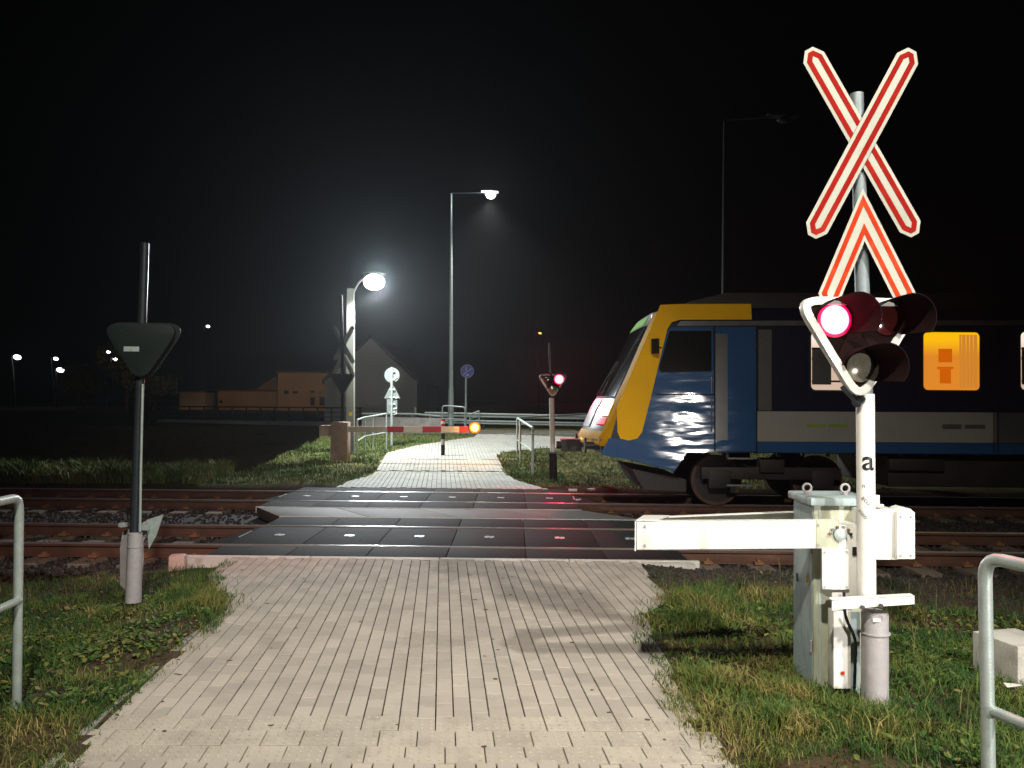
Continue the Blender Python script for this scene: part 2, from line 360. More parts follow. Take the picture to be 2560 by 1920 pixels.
n2 = N.new('ShaderNodeTexNoise'); n2.inputs['Scale'].default_value = 35; n2.inputs['Detail'].default_value = 6; L.new(geo.outputs['Position'], n2.inputs['Vector'])
bp = N.new('ShaderNodeBump'); bp.inputs['Distance'].default_value = .03; bp.inputs['Strength'].default_value = .8; L.new(n2.outputs[0], bp.inputs['Height']); L.new(bp.outputs[0], p.inputs['Normal'])
M['soil'] = m; me.materials.append(m)

# ------------------------------------------------------------------ near path: pavers and tactile slabs
V = Vector((-.083, 1)); V_len = V.length; U = Vector((1, .008))
def lat(a, b): return (U.x * a + V.x * b, U.y * a + V.y * b)           # path coordinates -> world
def edge_halfplanes(poly, cx, cy, r):
    """edges of poly that come close to (cx,cy)"""
    o = []; n = len(poly)
    area = sum(poly[i][0] * poly[(i + 1) % n][1] - poly[(i + 1) % n][0] * poly[i][1] for i in range(n)); sg = 1 if area > 0 else -1
    for i in range(n):
        a = poly[i]; b = poly[(i + 1) % n]; dx, dy = b[0] - a[0], b[1] - a[1]; l = math.hypot(dx, dy)
        t = max(0, min(1, ((cx - a[0]) * dx + (cy - a[1]) * dy) / l / l)); d = math.hypot(cx - a[0] - dx * t, cy - a[1] - dy * t)
        if d < r: o.append((a, (-dy / l * sg, dx / l * sg)))
    return o
def slab(mb, pts, z, inset=.0022, depth=.05, zf=None, tilt=(0, 0)):
    n = len(pts); cx = sum(p[0] for p in pts) / n; cy = sum(p[1] for p in pts) / n
    def q(p, k, dz):
        d = math.hypot(p[0] - cx, p[1] - cy) + 1e-9; s = max(.2, (d - k) / d)
        X = cx + (p[0] - cx) * s; Y = cy + (p[1] - cy) * s
        return (X, Y, (zf(Y) if zf else 0) + z + dz + tilt[0] * (X - cx) + tilt[1] * (Y - cy))
    vs = [q(p, inset * 1.4, 0) for p in pts] + [q(p, 0, -.004) for p in pts] + [q(p, 0, -depth) for p in pts]
    fs = [tuple(range(n))] + [(i, i + n, (i + 1) % n + n, (i + 1) % n) for i in range(n)] + [(i + n, i + 2 * n, (i + 1) % n + 2 * n, (i + 1) % n + n) for i in range(n)]
    mb.add(vs, fs)
def area2(p): return abs(sum(p[i][0] * p[(i + 1) % len(p)][1] - p[(i + 1) % len(p)][0] * p[i][1] for i in range(len(p)))) / 2
path = structure('footpath')
T0, T1 = 4.06, 4.66                       # tactile rows
pw, pl, jt = .0985, .2, .0068
cells = []                                # (distance, polygon, full?, kind, centre)
def add_cell(a0, a1, b0, b1, kind):
    j = jt if kind == 'p' else .005; e_ = .0022 if kind == 'p' else .0055
    q = [lat(a0 + j / 2, b0 + e_), lat(a1 - j / 2, b0 + e_), lat(a1 - j / 2, b1 - e_), lat(a0 + j / 2, b1 - e_)]
    cx = sum(p[0] for p in q) / 4; cy = sum(p[1] for p in q) / 4
    ins = inside(PATH, [p[0] for p in q] + [cx], [p[1] for p in q] + [cy])
    if not ins.any(): return
    full = bool(ins.all())
    if not full:
        if not ins[4]: return
        for a, n in edge_halfplanes(PATH, cx, cy, .13): q = clip_halfplane(q, a, n)
        if len(q) < 3 or area2(q) < .002: return
    cells.append((cy, q, full, kind, (cx, cy)))
for i in range(-34, 34):
    a0 = i * pw - .02
    off = [0, .1, .045, .15, .07, .12][i % 6]
    b = T1
    bb = T1 + off if off else T1 + pl
    while b < 9.6:
        add_cell(a0, a0 + pw, b, bb, 'p'); b, bb = bb, bb + pl
    b = T0; bb = T0 - (off if off > .05 else pl)
    while b > 1.5:
        add_cell(a0, a0 + pw, bb, b, 'p'); b, bb = bb, bb - pl
for r in range(3):
    for i in range(-20, 20):
        a0 = i * 2 * pw - .02 + [0, .052, .025][r] * 2
        add_cell(a0, a0 + 2 * pw, T1 - (r + 1) * .2, T1 - r * .2, 't')
cells.sort(key=lambda c: c[0])
base = MB(); slab(base, [(-(pw - jt) / 2, -(pl - .0044) / 2), ((pw - jt) / 2, -(pl - .0044) / 2), ((pw - jt) / 2, (pl - .0044) / 2), (-(pw - jt) / 2, (pl - .0044) / 2)], 0)
def raw_mesh(mb, name, m, smooth=False):
    me = bpy.data.meshes.new(name); me.from_pydata(mb.v, [], mb.f); me.materials.append(M[m])
    bm = bmesh.new(); bm.from_mesh(me); bmesh.ops.recalc_face_normals(bm, faces=bm.faces); bm.to_mesh(me); bm.free(); return me
sh = V.x
for k, v in enumerate(base.v): base.v[k] = (v[0] + sh * v[1], v[1] + U.y * v[0], v[2])
paver_mesh = raw_mesh(base, 'paver', 'paver')
tb = MB(); slab(tb, [(-pw + .0025, -.0945), (pw - .0025, -.0945), (pw - .0025, .0945), (-pw + .0025, .0945)], 0)
for a in range(4):
    for b_ in range(4):
        x0 = -.073 + a * .0486; y0 = -.073 + b_ * .0486; q = .014
        tb.add([(x0 - q, y0, .0005), (x0, y0 - q, .0005), (x0 + q, y0, .0005), (x0, y0 + q, .0005), (x0, y0, .006)], [(0, 1, 4), (1, 2, 4), (2, 3, 4), (3, 0, 4)])
for k, v in enumerate(tb.v): tb.v[k] = (v[0] + sh * v[1], v[1] + U.y * v[0], v[2])
tactile_mesh = raw_mesh(tb, 'tactile_slab', 'tactile')
rest = MB(); nparts = {'p': 0, 't': 0}
for cy, q, full, kind, c in cells:
    dz = random.uniform(-.0018, .0018)
    visible = cy > 3.85 and abs(c[0]) < cy * .64
    if visible and ((kind == 't' and full) or (kind == 'p' and nparts['p'] < 299)):
        nparts[kind] += 1
        nm = 'paver' if kind == 'p' else 'tactile_slab'
        if full:
            o = bpy.data.objects.new(nm, paver_mesh if kind == 'p' else tactile_mesh); o.location = (c[0], c[1], dz)
            o.rotation_euler = (random.uniform(-.006, .006), random.uniform(-.008, .008), random.uniform(-.004, .004))
        else:
            mb = MB(); slab(mb, q, dz); o = bpy.data.objects.new(nm, raw_mesh(mb, nm, 'paver'))
        C.objects.link(o); o.parent = path
    else: slab(rest, q, dz, tilt=(random.uniform(-.008, .008), random.uniform(-.006, .006)))
me = raw_mesh(rest, 'paver_field', 'paver'); o = bpy.data.objects.new('paver_field', me); C.objects.link(o); o.parent = path; o['kind'] = 'stuff'

# thin edging stones along the left side
for k in range(5):
    y0 = 3.2 + k * .8; y1 = y0 + .79
    def lx_(y): return float(np.interp(y, [1.6, 3.97, 4.67, 6.75, 7.35], [-2.04, -2.14, -2.21, -2.34, -2.55]))
    mb = MB(); mb.prism([(lx_(y0) - .055, y0, .004), (lx_(y0) - .008, y0, .004), (lx_(y1) - .008, y1, .004), (lx_(y1) - .055, y1, .004)], (0, 0, -.12)); mb.build('edging_stone', 'concrete', path, bevel=.006)
# scraps of leaf and small dark stains on the paving
mb = MB()
for k in range(46):
    a_ = random.uniform(-2.6, 1.3); b_ = random.uniform(4.1, 8.9); x_, y_ = lat(a_, b_)
    if not inside(PATH, [x_], [y_])[0]: continue
    s_ = random.uniform(.008, .022); an = random.uniform(0, 6.28); pts = [(math.cos(an + t_) * s_ * q_, math.sin(an + t_) * s_ * q_ * .6) for t_, q_ in ((0, 1.3), (1, .8), (2, .9), (3.1, 1.2), (4.2, .7), (5.2, .9))]
    mb.prism([(x_ + u_, y_ + w_, .0022) for u_, w_ in pts], (0, 0, .0015))
o = mb.build('leaf_scraps', 'bark', smooth=False); o['kind'] = 'stuff'

# far path: every paver real geometry, joined, it is too fine to pick apart
fp = structure('far_footpath'); mb = MB()
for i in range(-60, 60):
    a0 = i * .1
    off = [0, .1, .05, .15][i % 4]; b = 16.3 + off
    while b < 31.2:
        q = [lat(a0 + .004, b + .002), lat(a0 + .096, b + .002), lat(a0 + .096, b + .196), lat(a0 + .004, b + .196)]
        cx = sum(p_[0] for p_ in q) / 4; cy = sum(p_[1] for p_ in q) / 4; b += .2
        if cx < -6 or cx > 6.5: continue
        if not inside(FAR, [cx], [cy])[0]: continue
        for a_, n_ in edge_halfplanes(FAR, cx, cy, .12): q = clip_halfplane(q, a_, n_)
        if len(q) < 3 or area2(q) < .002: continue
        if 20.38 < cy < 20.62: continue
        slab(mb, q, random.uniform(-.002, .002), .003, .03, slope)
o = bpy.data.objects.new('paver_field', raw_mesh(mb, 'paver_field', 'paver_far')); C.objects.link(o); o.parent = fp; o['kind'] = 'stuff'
# slot drain across the far path
mb = MB()
a_ = G(945, 1178); b_ = G(1266, 1186); a_.z = b_.z = -.002
mb.box((a_ + b_) / 2 + Vector((0, -.045, 0)), ((b_ - a_).length, .05, .012), math.atan2(b_.y - a_.y, b_.x - a_.x)); mb.box((a_ + b_) / 2 + Vector((0, .07, 0)), ((b_ - a_).length, .05, .012), math.atan2(b_.y - a_.y, b_.x - a_.x))
mb.build('drain_edge', 'steel', fp)
# row of raised warning slabs by the bollard
for k in range(17):
    p0 = G(1015, 1146); mb = MB(); X = p0.x + k * .2 + (0.4 if k > 8 else 0); Y = p0.y
    mb.box((X, Y, slope(Y) - .002), (.19, .38, .008)); mb.build('warning_slab', 'tactile', fp)

# ------------------------------------------------------------------ road beyond
mb = MB(); mb.add([(-6.2, 31.25, .466), (40, 31.6, .466), (40, 35.2, .472), (-6.2, 35.2, .472)], [(0, 1, 2, 3)])
o = mb.build('road', 'asphalt', kind='structure')
mb = MB(); mb.box((20.5, 31.35, .43), (41.5, .14, .2), .012); mb.build('kerb', 'concrete', o)
mb = MB(); mb.add([(-6, 35.05, .4765), (40, 35.05, .4765), (40, 35.15, .4765), (-6, 35.15, .4765)], [(0, 1, 2, 3)]); mb.build('edge_line', 'arm_white', o)

# ------------------------------------------------------------------ ballast, rails, sleepers, crossing panels
def tp(X, Y, z=0): return Vector((X, TY(Y, X), z))
mb = MB(); mb.add([tp(-60, 9.25, -.19), tp(60, 9.25, -.19), tp(60, 16.9, -.19), tp(-60, 16.9, -.19)], [(0, 1, 2, 3)])
mb.build('ballast_bed', 'ballast', kind='structure')
def rail_profile(z0):  # half profile (y, z), rail top at 0
    return [(-.036, 0 - .008), (-.028, 0), (.028, 0), (.036, -.008), (.036, -.032), (.009, -.045), (.009, -.125), (.07, -.145), (.07, -.155), (-.07, -.155), (-.07, -.145), (-.009, -.125), (-.009, -.045), (-.036, -.032)]
def loft(mb, prof, Yc, X0, X1):
    n = len(prof); a = [tp(X0, Yc + y, z) for y, z in prof]; b = [tp(X1, Yc + y, z) for y, z in prof]
    mb.add(a + b, [(i, (i + 1) % n, (i + 1) % n + n, i + n) for i in range(n)] + [tuple(range(n)), tuple(reversed(range(n, 2 * n)))])
TRK = [(9.97, 11.48, -3.40, 1.96), (14.31, 15.80, -4.10, 1.12)]
clip_mb = MB(); clip_mb.box((0, -.115, -.128), (.10, .09, .03)); clip_mb.box((0, .115, -.128), (.10, .09, .03)); clip_mb.box((0, -.10, -.105), (.035, .05, .03))
clip_mesh = raw_mesh(clip_mb, 'rail_clip', 'rust')
for ti, (r1, r2, XL, XR) in enumerate(TRK):
    tr = structure('near_track' if ti == 0 else 'far_track')
    for Yr in (r1, r2):
        mb = MB(); loft(mb, rail_profile(0), Yr, -60, 60); rl = mb.build('rail', 'rail_web', tr)
        mb = MB(); loft(mb, [(-.037 + .074 * j / 10, -.006 + .0145 * (1 - (2 * j / 10 - 1) ** 2)) for j in range(11)], Yr, -60, 60); mb.build('running_surface', 'rail_top', rl)
    yc = (r1 + r2) / 2; smb = MB()
    pr = [(-.13, 0), (.13, 0), (.15, -.16), (-.15, -.16)]
    a = [(x, -1.3, z - .155) for x, z in pr]; b = [(x, 1.3, z - .155) for x, z in pr]
    smb.add(a + b, [(i, (i + 1) % 4, (i + 1) % 4 + 4, i + 4) for i in range(4)] + [(0, 1, 2, 3), (7, 6, 5, 4)])
    sm = raw_mesh(smb, 'sleeper', 'sleeper')
    X = -16.3
    while X < 16:
        X += .6
        if XL - .3 < X < XR + .3: continue
        o = bpy.data.objects.new('sleeper', sm); o.location = tp(X, yc); o.rotation_euler.z = TS + random.uniform(-.01, .01); C.objects.link(o); o.parent = tr
        for Yr in (r1, r2):
            c = bpy.data.objects.new('rail_clip', clip_mesh); c.location = (0, Yr - yc, 0); C.objects.link(c); c.parent = o
crossing = structure('level_crossing')
def panel(X0, X1, Y0, Y1, m='rubber', z=0, nm='panel', th=.07, mb=None):
    mb = MB(); mb.prism([tp(X0 + .004, Y0, z), tp(X1 - .004, Y0, z), tp(X1 - .004, Y1, z), tp(X0 + .004, Y1, z)], (0, 0, -th)); return mb.build(nm, m, crossing, bevel=.008)
for ti, (r1, r2, XL, XR) in enumerate(TRK):
    n = 6; d = (XR - XL) / n
    y_out0 = 9.275 if ti == 0 else 13.475; y_out1 = 12.385 if ti == 0 else 16.53
    for k in range(n):
        a, b = XL + k * d, XL + (k + 1) * d
        panel(a, b, y_out0, r1 - .045, z=-.003); panel(a, b, r1 + .075, r2 - .075, z=-.004); panel(a, b, r2 + .045, y_out1, z=-.003)
        mb = MB(); cx = (a + b) / 2
        for s_ in (-.036, .036):
            mb.box(tp(cx + s_, (r1 + r2) / 2, .0), (.05, .10, .006), TS)
        mb.box(tp(cx, (r1 + r2) / 2, .0), (.03, .16, .005), TS + .35)
        mb.build('lifting_plate', 'steel', crossing)
    for X0, X1, s in ((XL - .5, XL, 1), (XR, XR + .5, -1)):   # sloping deflectors at both ends
        mb = MB(); lo, hi = (X0, X1) if s == 1 else (X1, X0)
        mb.prism([tp(hi, r1 + .09, -.006), tp(hi, r2 - .09, -.006), tp(hi, r2 - .09, -.12), tp(hi, r1 + .09, -.12)], (0, 0, 0)) if False else None
        mb.add([tp(hi, r1 + .09, -.006), tp(hi, r2 - .09, -.006), tp(lo, r2 - .2, -.14), tp(lo, r1 + .2, -.14), tp(hi, r1 + .09, -.16), tp(hi, r2 - .09, -.16)], [(0, 1, 2, 3), (0, 3, 4), (1, 5, 2), (0, 4, 5, 1), (3, 2, 5, 4)])
        mb.build('deflector', 'dark_steel', crossing)
        mb = MB(); mb.box(tp(hi - .0 * s, (r1 + r2) / 2 + (.0 if s == 1 else 0), .004), (.02, .5, .006), TS - .0); mb.build('end_plate', 'steel', crossing)
# concrete edge beams and the strip between the tracks
def slabpoly(pts, z, th, m, nm, bev=.01):
    mb = MB(); mb.prism([tp(x, y, z) for x, y in pts], (0, 0, -th)); return mb.build(nm, m, crossing, bevel=bev)
for k in range(4):
    a, b = -3.62 + k * 1.42, -3.62 + (k + 1) * 1.42
    slabpoly([(a + .004, 9.205), (b - .004, 9.205), (b - .004, 9.268), (a + .004, 9.268)], .006, .2, 'kerb', 'edge_beam', .006)
for k in range(4):
    L0, L1 = -4.1, 1.12; B0, B1 = -3.42, 1.98; t0, t1 = k / 4, (k + 1) / 4
    slabpoly([(B0 + (B1 - B0) * t0 + .005, 12.395), (B0 + (B1 - B0) * t1 - .005, 12.395), (L0 + (L1 - L0) * t1 - .005, 13.465), (L0 + (L1 - L0) * t0 + .005, 13.465)], -.002, .15, 'strip', 'concrete_slab', .008)
for Y0, Y1, X0, X1 in ((12.372, 12.392, -3.42, 1.98), (13.45, 13.472, -4.1, 1.12)):
    slabpoly([(X0, Y0), (X1, Y0), (X1, Y1), (X0, Y1)], .004, .1, 'kerb', 'edge_strip', 0)
slabpoly([(-3.6, 9.03), (-3.1, 9.08), (-3.1, 9.2), (-3.6, 9.2)], .0, .3, 'pale_concrete', 'end_block', .02)
slabpoly([(1.42, 9.06), (1.97, 9.02), (2.0, 9.2), (1.42, 9.2)], .0, .2, 'pale_concrete', 'end_block', .02)

# loose stone
def stones(name, n, region, zf, smin, smax, m='stone'):
    vs = []; fs = []; k = 0
    ico = bmesh.new(); bmesh.ops.create_icosphere(ico, subdivisions=1, radius=1); bv = np.array([v.co[:] for v in ico.verts]); bf = np.array([[v.index for v in f.verts] for f in ico.faces]); ico.free()
    P = []
    while len(P) < n:
        P += [q for q in region()]
    P = P[:n]; nb = len(bv)
    for (x, y) in P:
        s = rng.uniform(smin, smax); j = bv * (1 + rng.uniform(-.3, .3, (nb, 1))) * s * rng.uniform(.6, 1.2, 3)
        a = rng.uniform(0, 6.28); R_ = np.array([[math.cos(a), -math.sin(a), 0], [math.sin(a), math.cos(a), 0], [0, 0, 1]]); j = j @ R_.T
        j += np.array([x, y, zf(x, y) + s * .35]); vs.append(j); fs.append(bf + k); k += nb
    me = bpy.data.meshes.new(name); me.from_pydata(np.concatenate(vs).tolist(), [], np.concatenate(fs).tolist()); me.materials.append(M[m])
    o = bpy.data.objects.new(name, me); C.objects.link(o); o['kind'] = 'stuff'; return o
def reg_track():
    o = []
    for _ in range(500):
        x = rng.uniform(-11, 10); yt = 9.0 + 8.0 * rng.random() ** 1.15
        if yt < 13.5 and -3.5 < x < 2.0: continue
        if yt >= 13 and -4.2 < x < 1.3: continue
        if yt < 9.3 and -3.3 < x < 1.5: continue
        o.append((x, yt + TS * x))
    return o
stones('ballast_stones', 16000, reg_track, lambda x, y: -.185, .015, .034)
def reg_right():
    o = []
    for _ in range(300):
        x = rng.uniform(1.4, 6.5); y = rng.uniform(7.3, 9.2)
        if inside(PATH, [x], [y])[0]: continue
        if rng.random() < np.clip((y - 7.2) / 1.2, .1, 1): o.append((x, y))
    return o
stones('gravel', 3800, reg_right, lambda x, y: float(gh(x, y)) - .004, .008, .022)

# ------------------------------------------------------------------ grass
def grass_mat(name, cols, rough=.7):
    m, t, p = new_mat(name); N = t.nodes; L = t.links; p.inputs['Roughness'].default_value = rough; p.inputs['Specular IOR Level'].default_value = .25
    at = N.new('ShaderNodeAttribute'); at.attribute_name = 'tone'; cr = N.new('ShaderNodeValToRGB'); L.new(at.outputs['Fac'], cr.inputs[0])
    el = cr.color_ramp.elements; el[0].color = (*cols[0], 1); el[1].color = (*cols[-1], 1)
    for i, c in enumerate(cols[1:-1]): k = el.new((i + 1) / (len(cols) - 1)); k.color = (*c, 1)
    L.new(cr.outputs[0], p.inputs['Base Color']); M[name] = m
grass_mat('grass_near', [(.018, .050, .012), (.038, .090, .018), (.085, .130, .024), (.19, .165, .045), (.36, .27, .12)])
grass_mat('grass_far', [(.04, .09, .018), (.09, .15, .03), (.18, .20, .06), (.30, .27, .11), (.40, .34, .17)])
grass_mat('grass_dry', [(.09, .07, .035), (.15, .12, .05), (.2, .16, .07), (.26, .2, .1)])
def blades(name, n, region, hmin, hmax, wd, m, tone, lean=1.25, label=None):
    X, Y = region(n); n = len(X); Z = gh(X, Y) - .004
    h = rng.uniform(hmin, hmax, n) * (.55 + .9 * vnoise(X, Y, 3.0, 5)); a = rng.uniform(0, 2 * PI, n); la = rng.uniform(0, 2 * PI, n); le = rng.uniform(.1, lean, n) * h
    dx = np.cos(a) * wd * rng.uniform(.6, 1.4, n); dy = np.sin(a) * wd; lx = np.cos(la) * le; ly = np.sin(la) * le
    P = np.zeros((n, 5, 3))
    P[:, 0] = np.stack([X - dx, Y - dy, Z], 1); P[:, 1] = np.stack([X + dx, Y + dy, Z], 1)
    P[:, 2] = np.stack([X - dx * .7 + lx * .35, Y - dy * .7 + ly * .35, Z + h * .6], 1); P[:, 3] = np.stack([X + dx * .7 + lx * .35, Y + dy * .7 + ly * .35, Z + h * .6], 1)
    P[:, 4] = np.stack([X + lx * 1.2, Y + ly * 1.2, Z + h * (1 - .25 * le / h)], 1)
    me = bpy.data.meshes.new(name); b = np.arange(n) * 5
    tri = np.stack([b, b + 1, b + 3, b, b + 3, b + 2, b + 2, b + 3, b + 4], 1).reshape(-1, 3)
    me.vertices.add(n * 5); me.vertices.foreach_set('co', P.ravel()); me.loops.add(len(tri) * 3); me.loops.foreach_set('vertex_index', tri.ravel().astype(np.int32))
    me.polygons.add(len(tri)); me.polygons.foreach_set('loop_start', np.arange(0, len(tri) * 3, 3, dtype=np.int32)); me.update(calc_edges=True)
    at = me.attributes.new('tone', 'FLOAT', 'POINT'); tn = np.clip(tone(X, Y) + .35 * (vnoise(X, Y, 7, 41) - .5) + rng.normal(0, .12, n), 0, 1); at.data.foreach_set('value', np.repeat(tn, 5).astype(np.float32))
    me.materials.append(M[m]); o = bpy.data.objects.new(name, me); C.objects.link(o); o['kind'] = 'stuff'; return o
def sample(n, x0, x1, y0, y1, keep):
    X = rng.uniform(x0, x1, n); Y = y0 + (y1 - y0) * rng.random(n) ** 1.25; k = keep(X, Y); return X[k], Y[k]
def patch(X, Y, s, lo, hi, seed): return np.clip((vnoise(X, Y, s, seed) * .6 + vnoise(X, Y, s * 3, seed + 3) * .4 - lo) / (hi - lo), .0, 1)
def keepL(X, Y):
    d = rng.random(len(X)); k = ~inside(PATH, X + .04, Y) & (X < -1.9)
    ov = (~inside(PATH, X - .12 * vnoise(X, Y, 4, 9) - .10 * vnoise(X, Y, 12, 53) ** 2, Y)) & (X < -1.9)
    soilp = ((X + 2.55) / .28) ** 2 + ((Y - 5.9) / .7) ** 2 < 1
    dens = .18 + .82 * patch(X, Y, 1.1, .30, .55, 11)
    return (k | ov) & (d < dens) & (~soilp | (d < .12)) & (Y < 8.9 + .3 * vnoise(X, Y, 2, 4)) & ((Y < 8.0) | (d < .4) | (X > -3.4))
blades('grass_left', 80000, lambda n: sample(n, -5.6, -1.9, 3.2, 9.2, keepL), .03, .085, .0032, 'grass_near', lambda X, Y: .15 + .55 * patch(X, Y, 1.3, .25, .8, 21))
def keepR(X, Y):
    d = rng.random(len(X)); edge = .16 * vnoise(X, Y, 3.5, 12) ** 1.5 + .14 * vnoise(X, Y, 11, 52) ** 2 + .03
    k = ~inside(PATH, X + edge, Y) & (X > .85)
    bare = (((X - 1.75) / .5) ** 2 + ((Y - 3.95) / .22) ** 2 < 1)
    top = Y < 7.75 + .5 * (vnoise(X, Y, 1.2, 31) - .5) - .25 * np.clip(X - 2.2, 0, 4)
    dens = .25 + .75 * patch(X, Y, 1.2, .22, .45, 14)
    return k & (d < dens) & (~bare | (d < .12)) & (top | (d < .06))
blades('grass_right', 95000, lambda n: sample(n, .8, 5.4, 2.6, 8.6, keepR), .035, .095, .0032, 'grass_near', lambda X, Y: .18 + .5 * patch(X, Y, 1.5, .25, .8, 25))
def tuft(n):
    C0 = [(1.55, 7.25, .22), (1.72, 7.45, .2), (1.35, 6.6, .25), (1.25, 5.2, .15), (-2.75, 7.35, .25), (-2.55, 7.0, .2), (-2.95, 7.7, .2), (1.5, 4.5, .15), (2.0, 4.6, .2), (1.7, 5.0, .2)]
    X = []; Y = []
    for cx, cy, r in C0:
        k = n // len(C0); X.append(rng.normal(cx, r * .55, k)); Y.append(rng.normal(cy, r * .55, k))
    return np.concatenate(X), np.concatenate(Y)
blades('grass_tufts', 9000, tuft, .06, .15, .0035, 'grass_near', lambda X, Y: .35 + .35 * patch(X, Y, 3, .3, .7, 3), lean=.9)
def keepStalk(X, Y): return ~inside(PATH, X, Y) & (np.abs(X) > 1.7) & (Y < 8.8)
blades('dry_stalks', 500, lambda n: sample(n, -5.2, 5.0, 3.6, 8.8, keepStalk), .12, .30, .0022, 'grass_dry', lambda X, Y: .5 + 0 * X, lean=.5)
def keepFR(X, Y):
    d = rng.random(len(X)); return ~inside(FAR, X, Y) & (X > -1.0) & (TY(0, 0) + Y - TS * X > 17.0) & (d < .35 + .65 * patch(X, Y, 1.2, .3, .55, 15))
blades('verge_grass_right', 40000, lambda n: sample(n, -.8, 7.5, 16.95, 25.5, keepFR), .03, .08, .008, 'grass_far', lambda X, Y: .42 + .35 * patch(X, Y, 1, .3, .7, 16))
def keepFL(X, Y):
    d = rng.random(len(X)); return ~inside(FAR, X, Y) & (X < 1.2) & (X > -6.6 + .0 * Y) & (Y - TS * X > 17.1) & (Y < 31) & (d < .4 + .6 * patch(X, Y, 1.0, .3, .55, 17))
blades('verge_grass_left', 60000, lambda n: sample(n, -11, 1.2, 17.0, 31, keepFL), .04, .13, .009, 'grass_far', lambda X, Y: .02 + .38 * patch(X, Y, .8, .3, .7, 18) + .35 * np.clip(1 - (X + 6.2 + (Y - 17) * -.22) ** 2 * 0 - (31 - Y) / 14, 0, .2))
# bushy weeds beyond the far track on the left
def keepW(X, Y): return patch(X, Y, 1.1, .35, .6, 19) > rng.random(len(X)) * .9
blades('weeds', 30000, lambda n: sample(n, -15, -6.3, 17.1, 19.2, keepW), .10, .42, .014, 'grass_far', lambda X, Y: .25 + .3 * patch(X, Y, .8, .3, .7, 28), lean=.9)
# broad leaves in the near grass
def leaves(name, spots, m):
    mb = MB(); tones = []
    for (x, y, r, n) in spots:
        for _ in range(n):
            a = random.uniform(0, 6.28); d = abs(random.gauss(0, r)); px, py = x + math.cos(a) * d, y + math.sin(a) * d; z = float(gh(px, py)) + random.uniform(.01, .05)
            s = random.uniform(.012, .03); b = random.uniform(0, 6.28); R_ = Euler((random.uniform(-.6, .6), random.uniform(-.6, .6), b)).to_matrix()
            pts = [(-1, 0, 0), (-.45, .5, .1), (.3, .5, .12), (1, 0, 0), (.3, -.5, .12), (-.45, -.5, .1)]
            if inside(PATH, [px], [py])[0]: continue
            mb.add([Vector((px, py, z)) + R_ @ Vector(q) * s for q in pts], [(0, 1, 2, 3), (0, 3, 4, 5)])
            tones += [random.uniform(.15, .75)] * 6
    me = bpy.data.meshes.new(name); me.from_pydata(mb.v, [], mb.f); at = me.attributes.new('tone', 'FLOAT', 'POINT'); at.data.foreach_set('value', tones); me.materials.append(M[m])
    o = bpy.data.objects.new(name, me); C.objects.link(o); o['kind'] = 'stuff'
leaves('leafy_weeds', [(random.uniform(-4.6, -2.3), random.uniform(3.9, 7.6), .25, 50) for _ in range(75)] + [(random.uniform(1.15, 4.2), random.uniform(3.6, 7.2), .22, 50) for _ in range(85)], 'grass_near')
leaves('dead_leaves', [(random.uniform(-4.6, -2.3), random.uniform(3.9, 8.4), .5, 10) for _ in range(22)] + [(random.uniform(1.15, 4.2), random.uniform(3.6, 8.2), .5, 10) for _ in range(22)], 'grass_dry')
def reg_soil():
    o = []
    for _ in range(300):
        x = rng.uniform(-4.6, 4.6); y = rng.uniform(3.6, 8.8)
        if inside(PATH, [x], [y])[0] or abs(x) < .8: continue
        o.append((x, y))
    return o
stones('pebbles', 1500, reg_soil, lambda x, y: float(gh(x, y)), .004, .012)
# crumbs of soil and bits of leaf in the paver joints
def reg_joint():
    o = []
    for _ in range(300):
        i = random.randint(-26, 14); b = 4.0 + 5 * random.random(); x, y = lat(i * pw - .02, b)
        if inside(PATH, [x], [y])[0]: o.append((x + rng.normal(0, .004), y))
    return o
stones('joint_crumbs', 3000, reg_joint, lambda x, y: -.008, .002, .0055, 'ballast')

# ------------------------------------------------------------------ sign boards
def inset_poly(pts, d):
    """inset of a convex 2D loop"""
    n = len(pts); o = []; ar = sum(pts[i][0] * pts[(i + 1) % n][1] - pts[(i + 1) % n][0] * pts[i][1] for i in range(n)); s = 1 if ar > 0 else -1
    for i in range(n):
        a, b, c = Vector(pts[i - 1]), Vector(pts[i]), Vector(pts[(i + 1) % n])
        e1 = (b - a).normalized(); e2 = (c - b).normalized(); n1 = Vector((-e1.y, e1.x)) * s; n2 = Vector((-e2.y, e2.x)) * s
        k = (n1 + n2); k = k / (1 + n1.dot(n2)); o.append(tuple(b + k * d))
    return o
def sign_board(root, frame, loop, th, red='red_reflect', border=.017, band=.018, nm='cross_board', back=False):
    """frame(u, w, d): plane coords + distance towards the viewer"""
    mb = MB(); n = frame(0, 0, 1) - frame(0, 0, 0)
    mb.prism([frame(u, w, 0) for u, w in loop], -n * th); b = mb.build(nm, 'sign_back' if back else 'white_reflect', root, bevel=.0015)
    if not back:
        a = inset_poly(loop, border); c = inset_poly(loop, border + band)
        mb = MB(); mb.prism([frame(u, w, .0025) for u, w in a], -n * .002, hole=[frame(u, w, .0025) for u, w in c]); mb.build('red_border', red, b, smooth=False)
    return b
def hexboard(p, q, wd):
    p = Vector(p); q = Vector(q); d = (q - p).normalized(); n = Vector((-d.y, d.x)) * wd / 2; t = d * wd * .42
    return [tuple(p + n + t), tuple(p + n * .38), tuple(p - n * .38), tuple(p - n + t), tuple(q - n - t), tuple(q - n * .38), tuple(q + n * .38), tuple(q + n - t)]

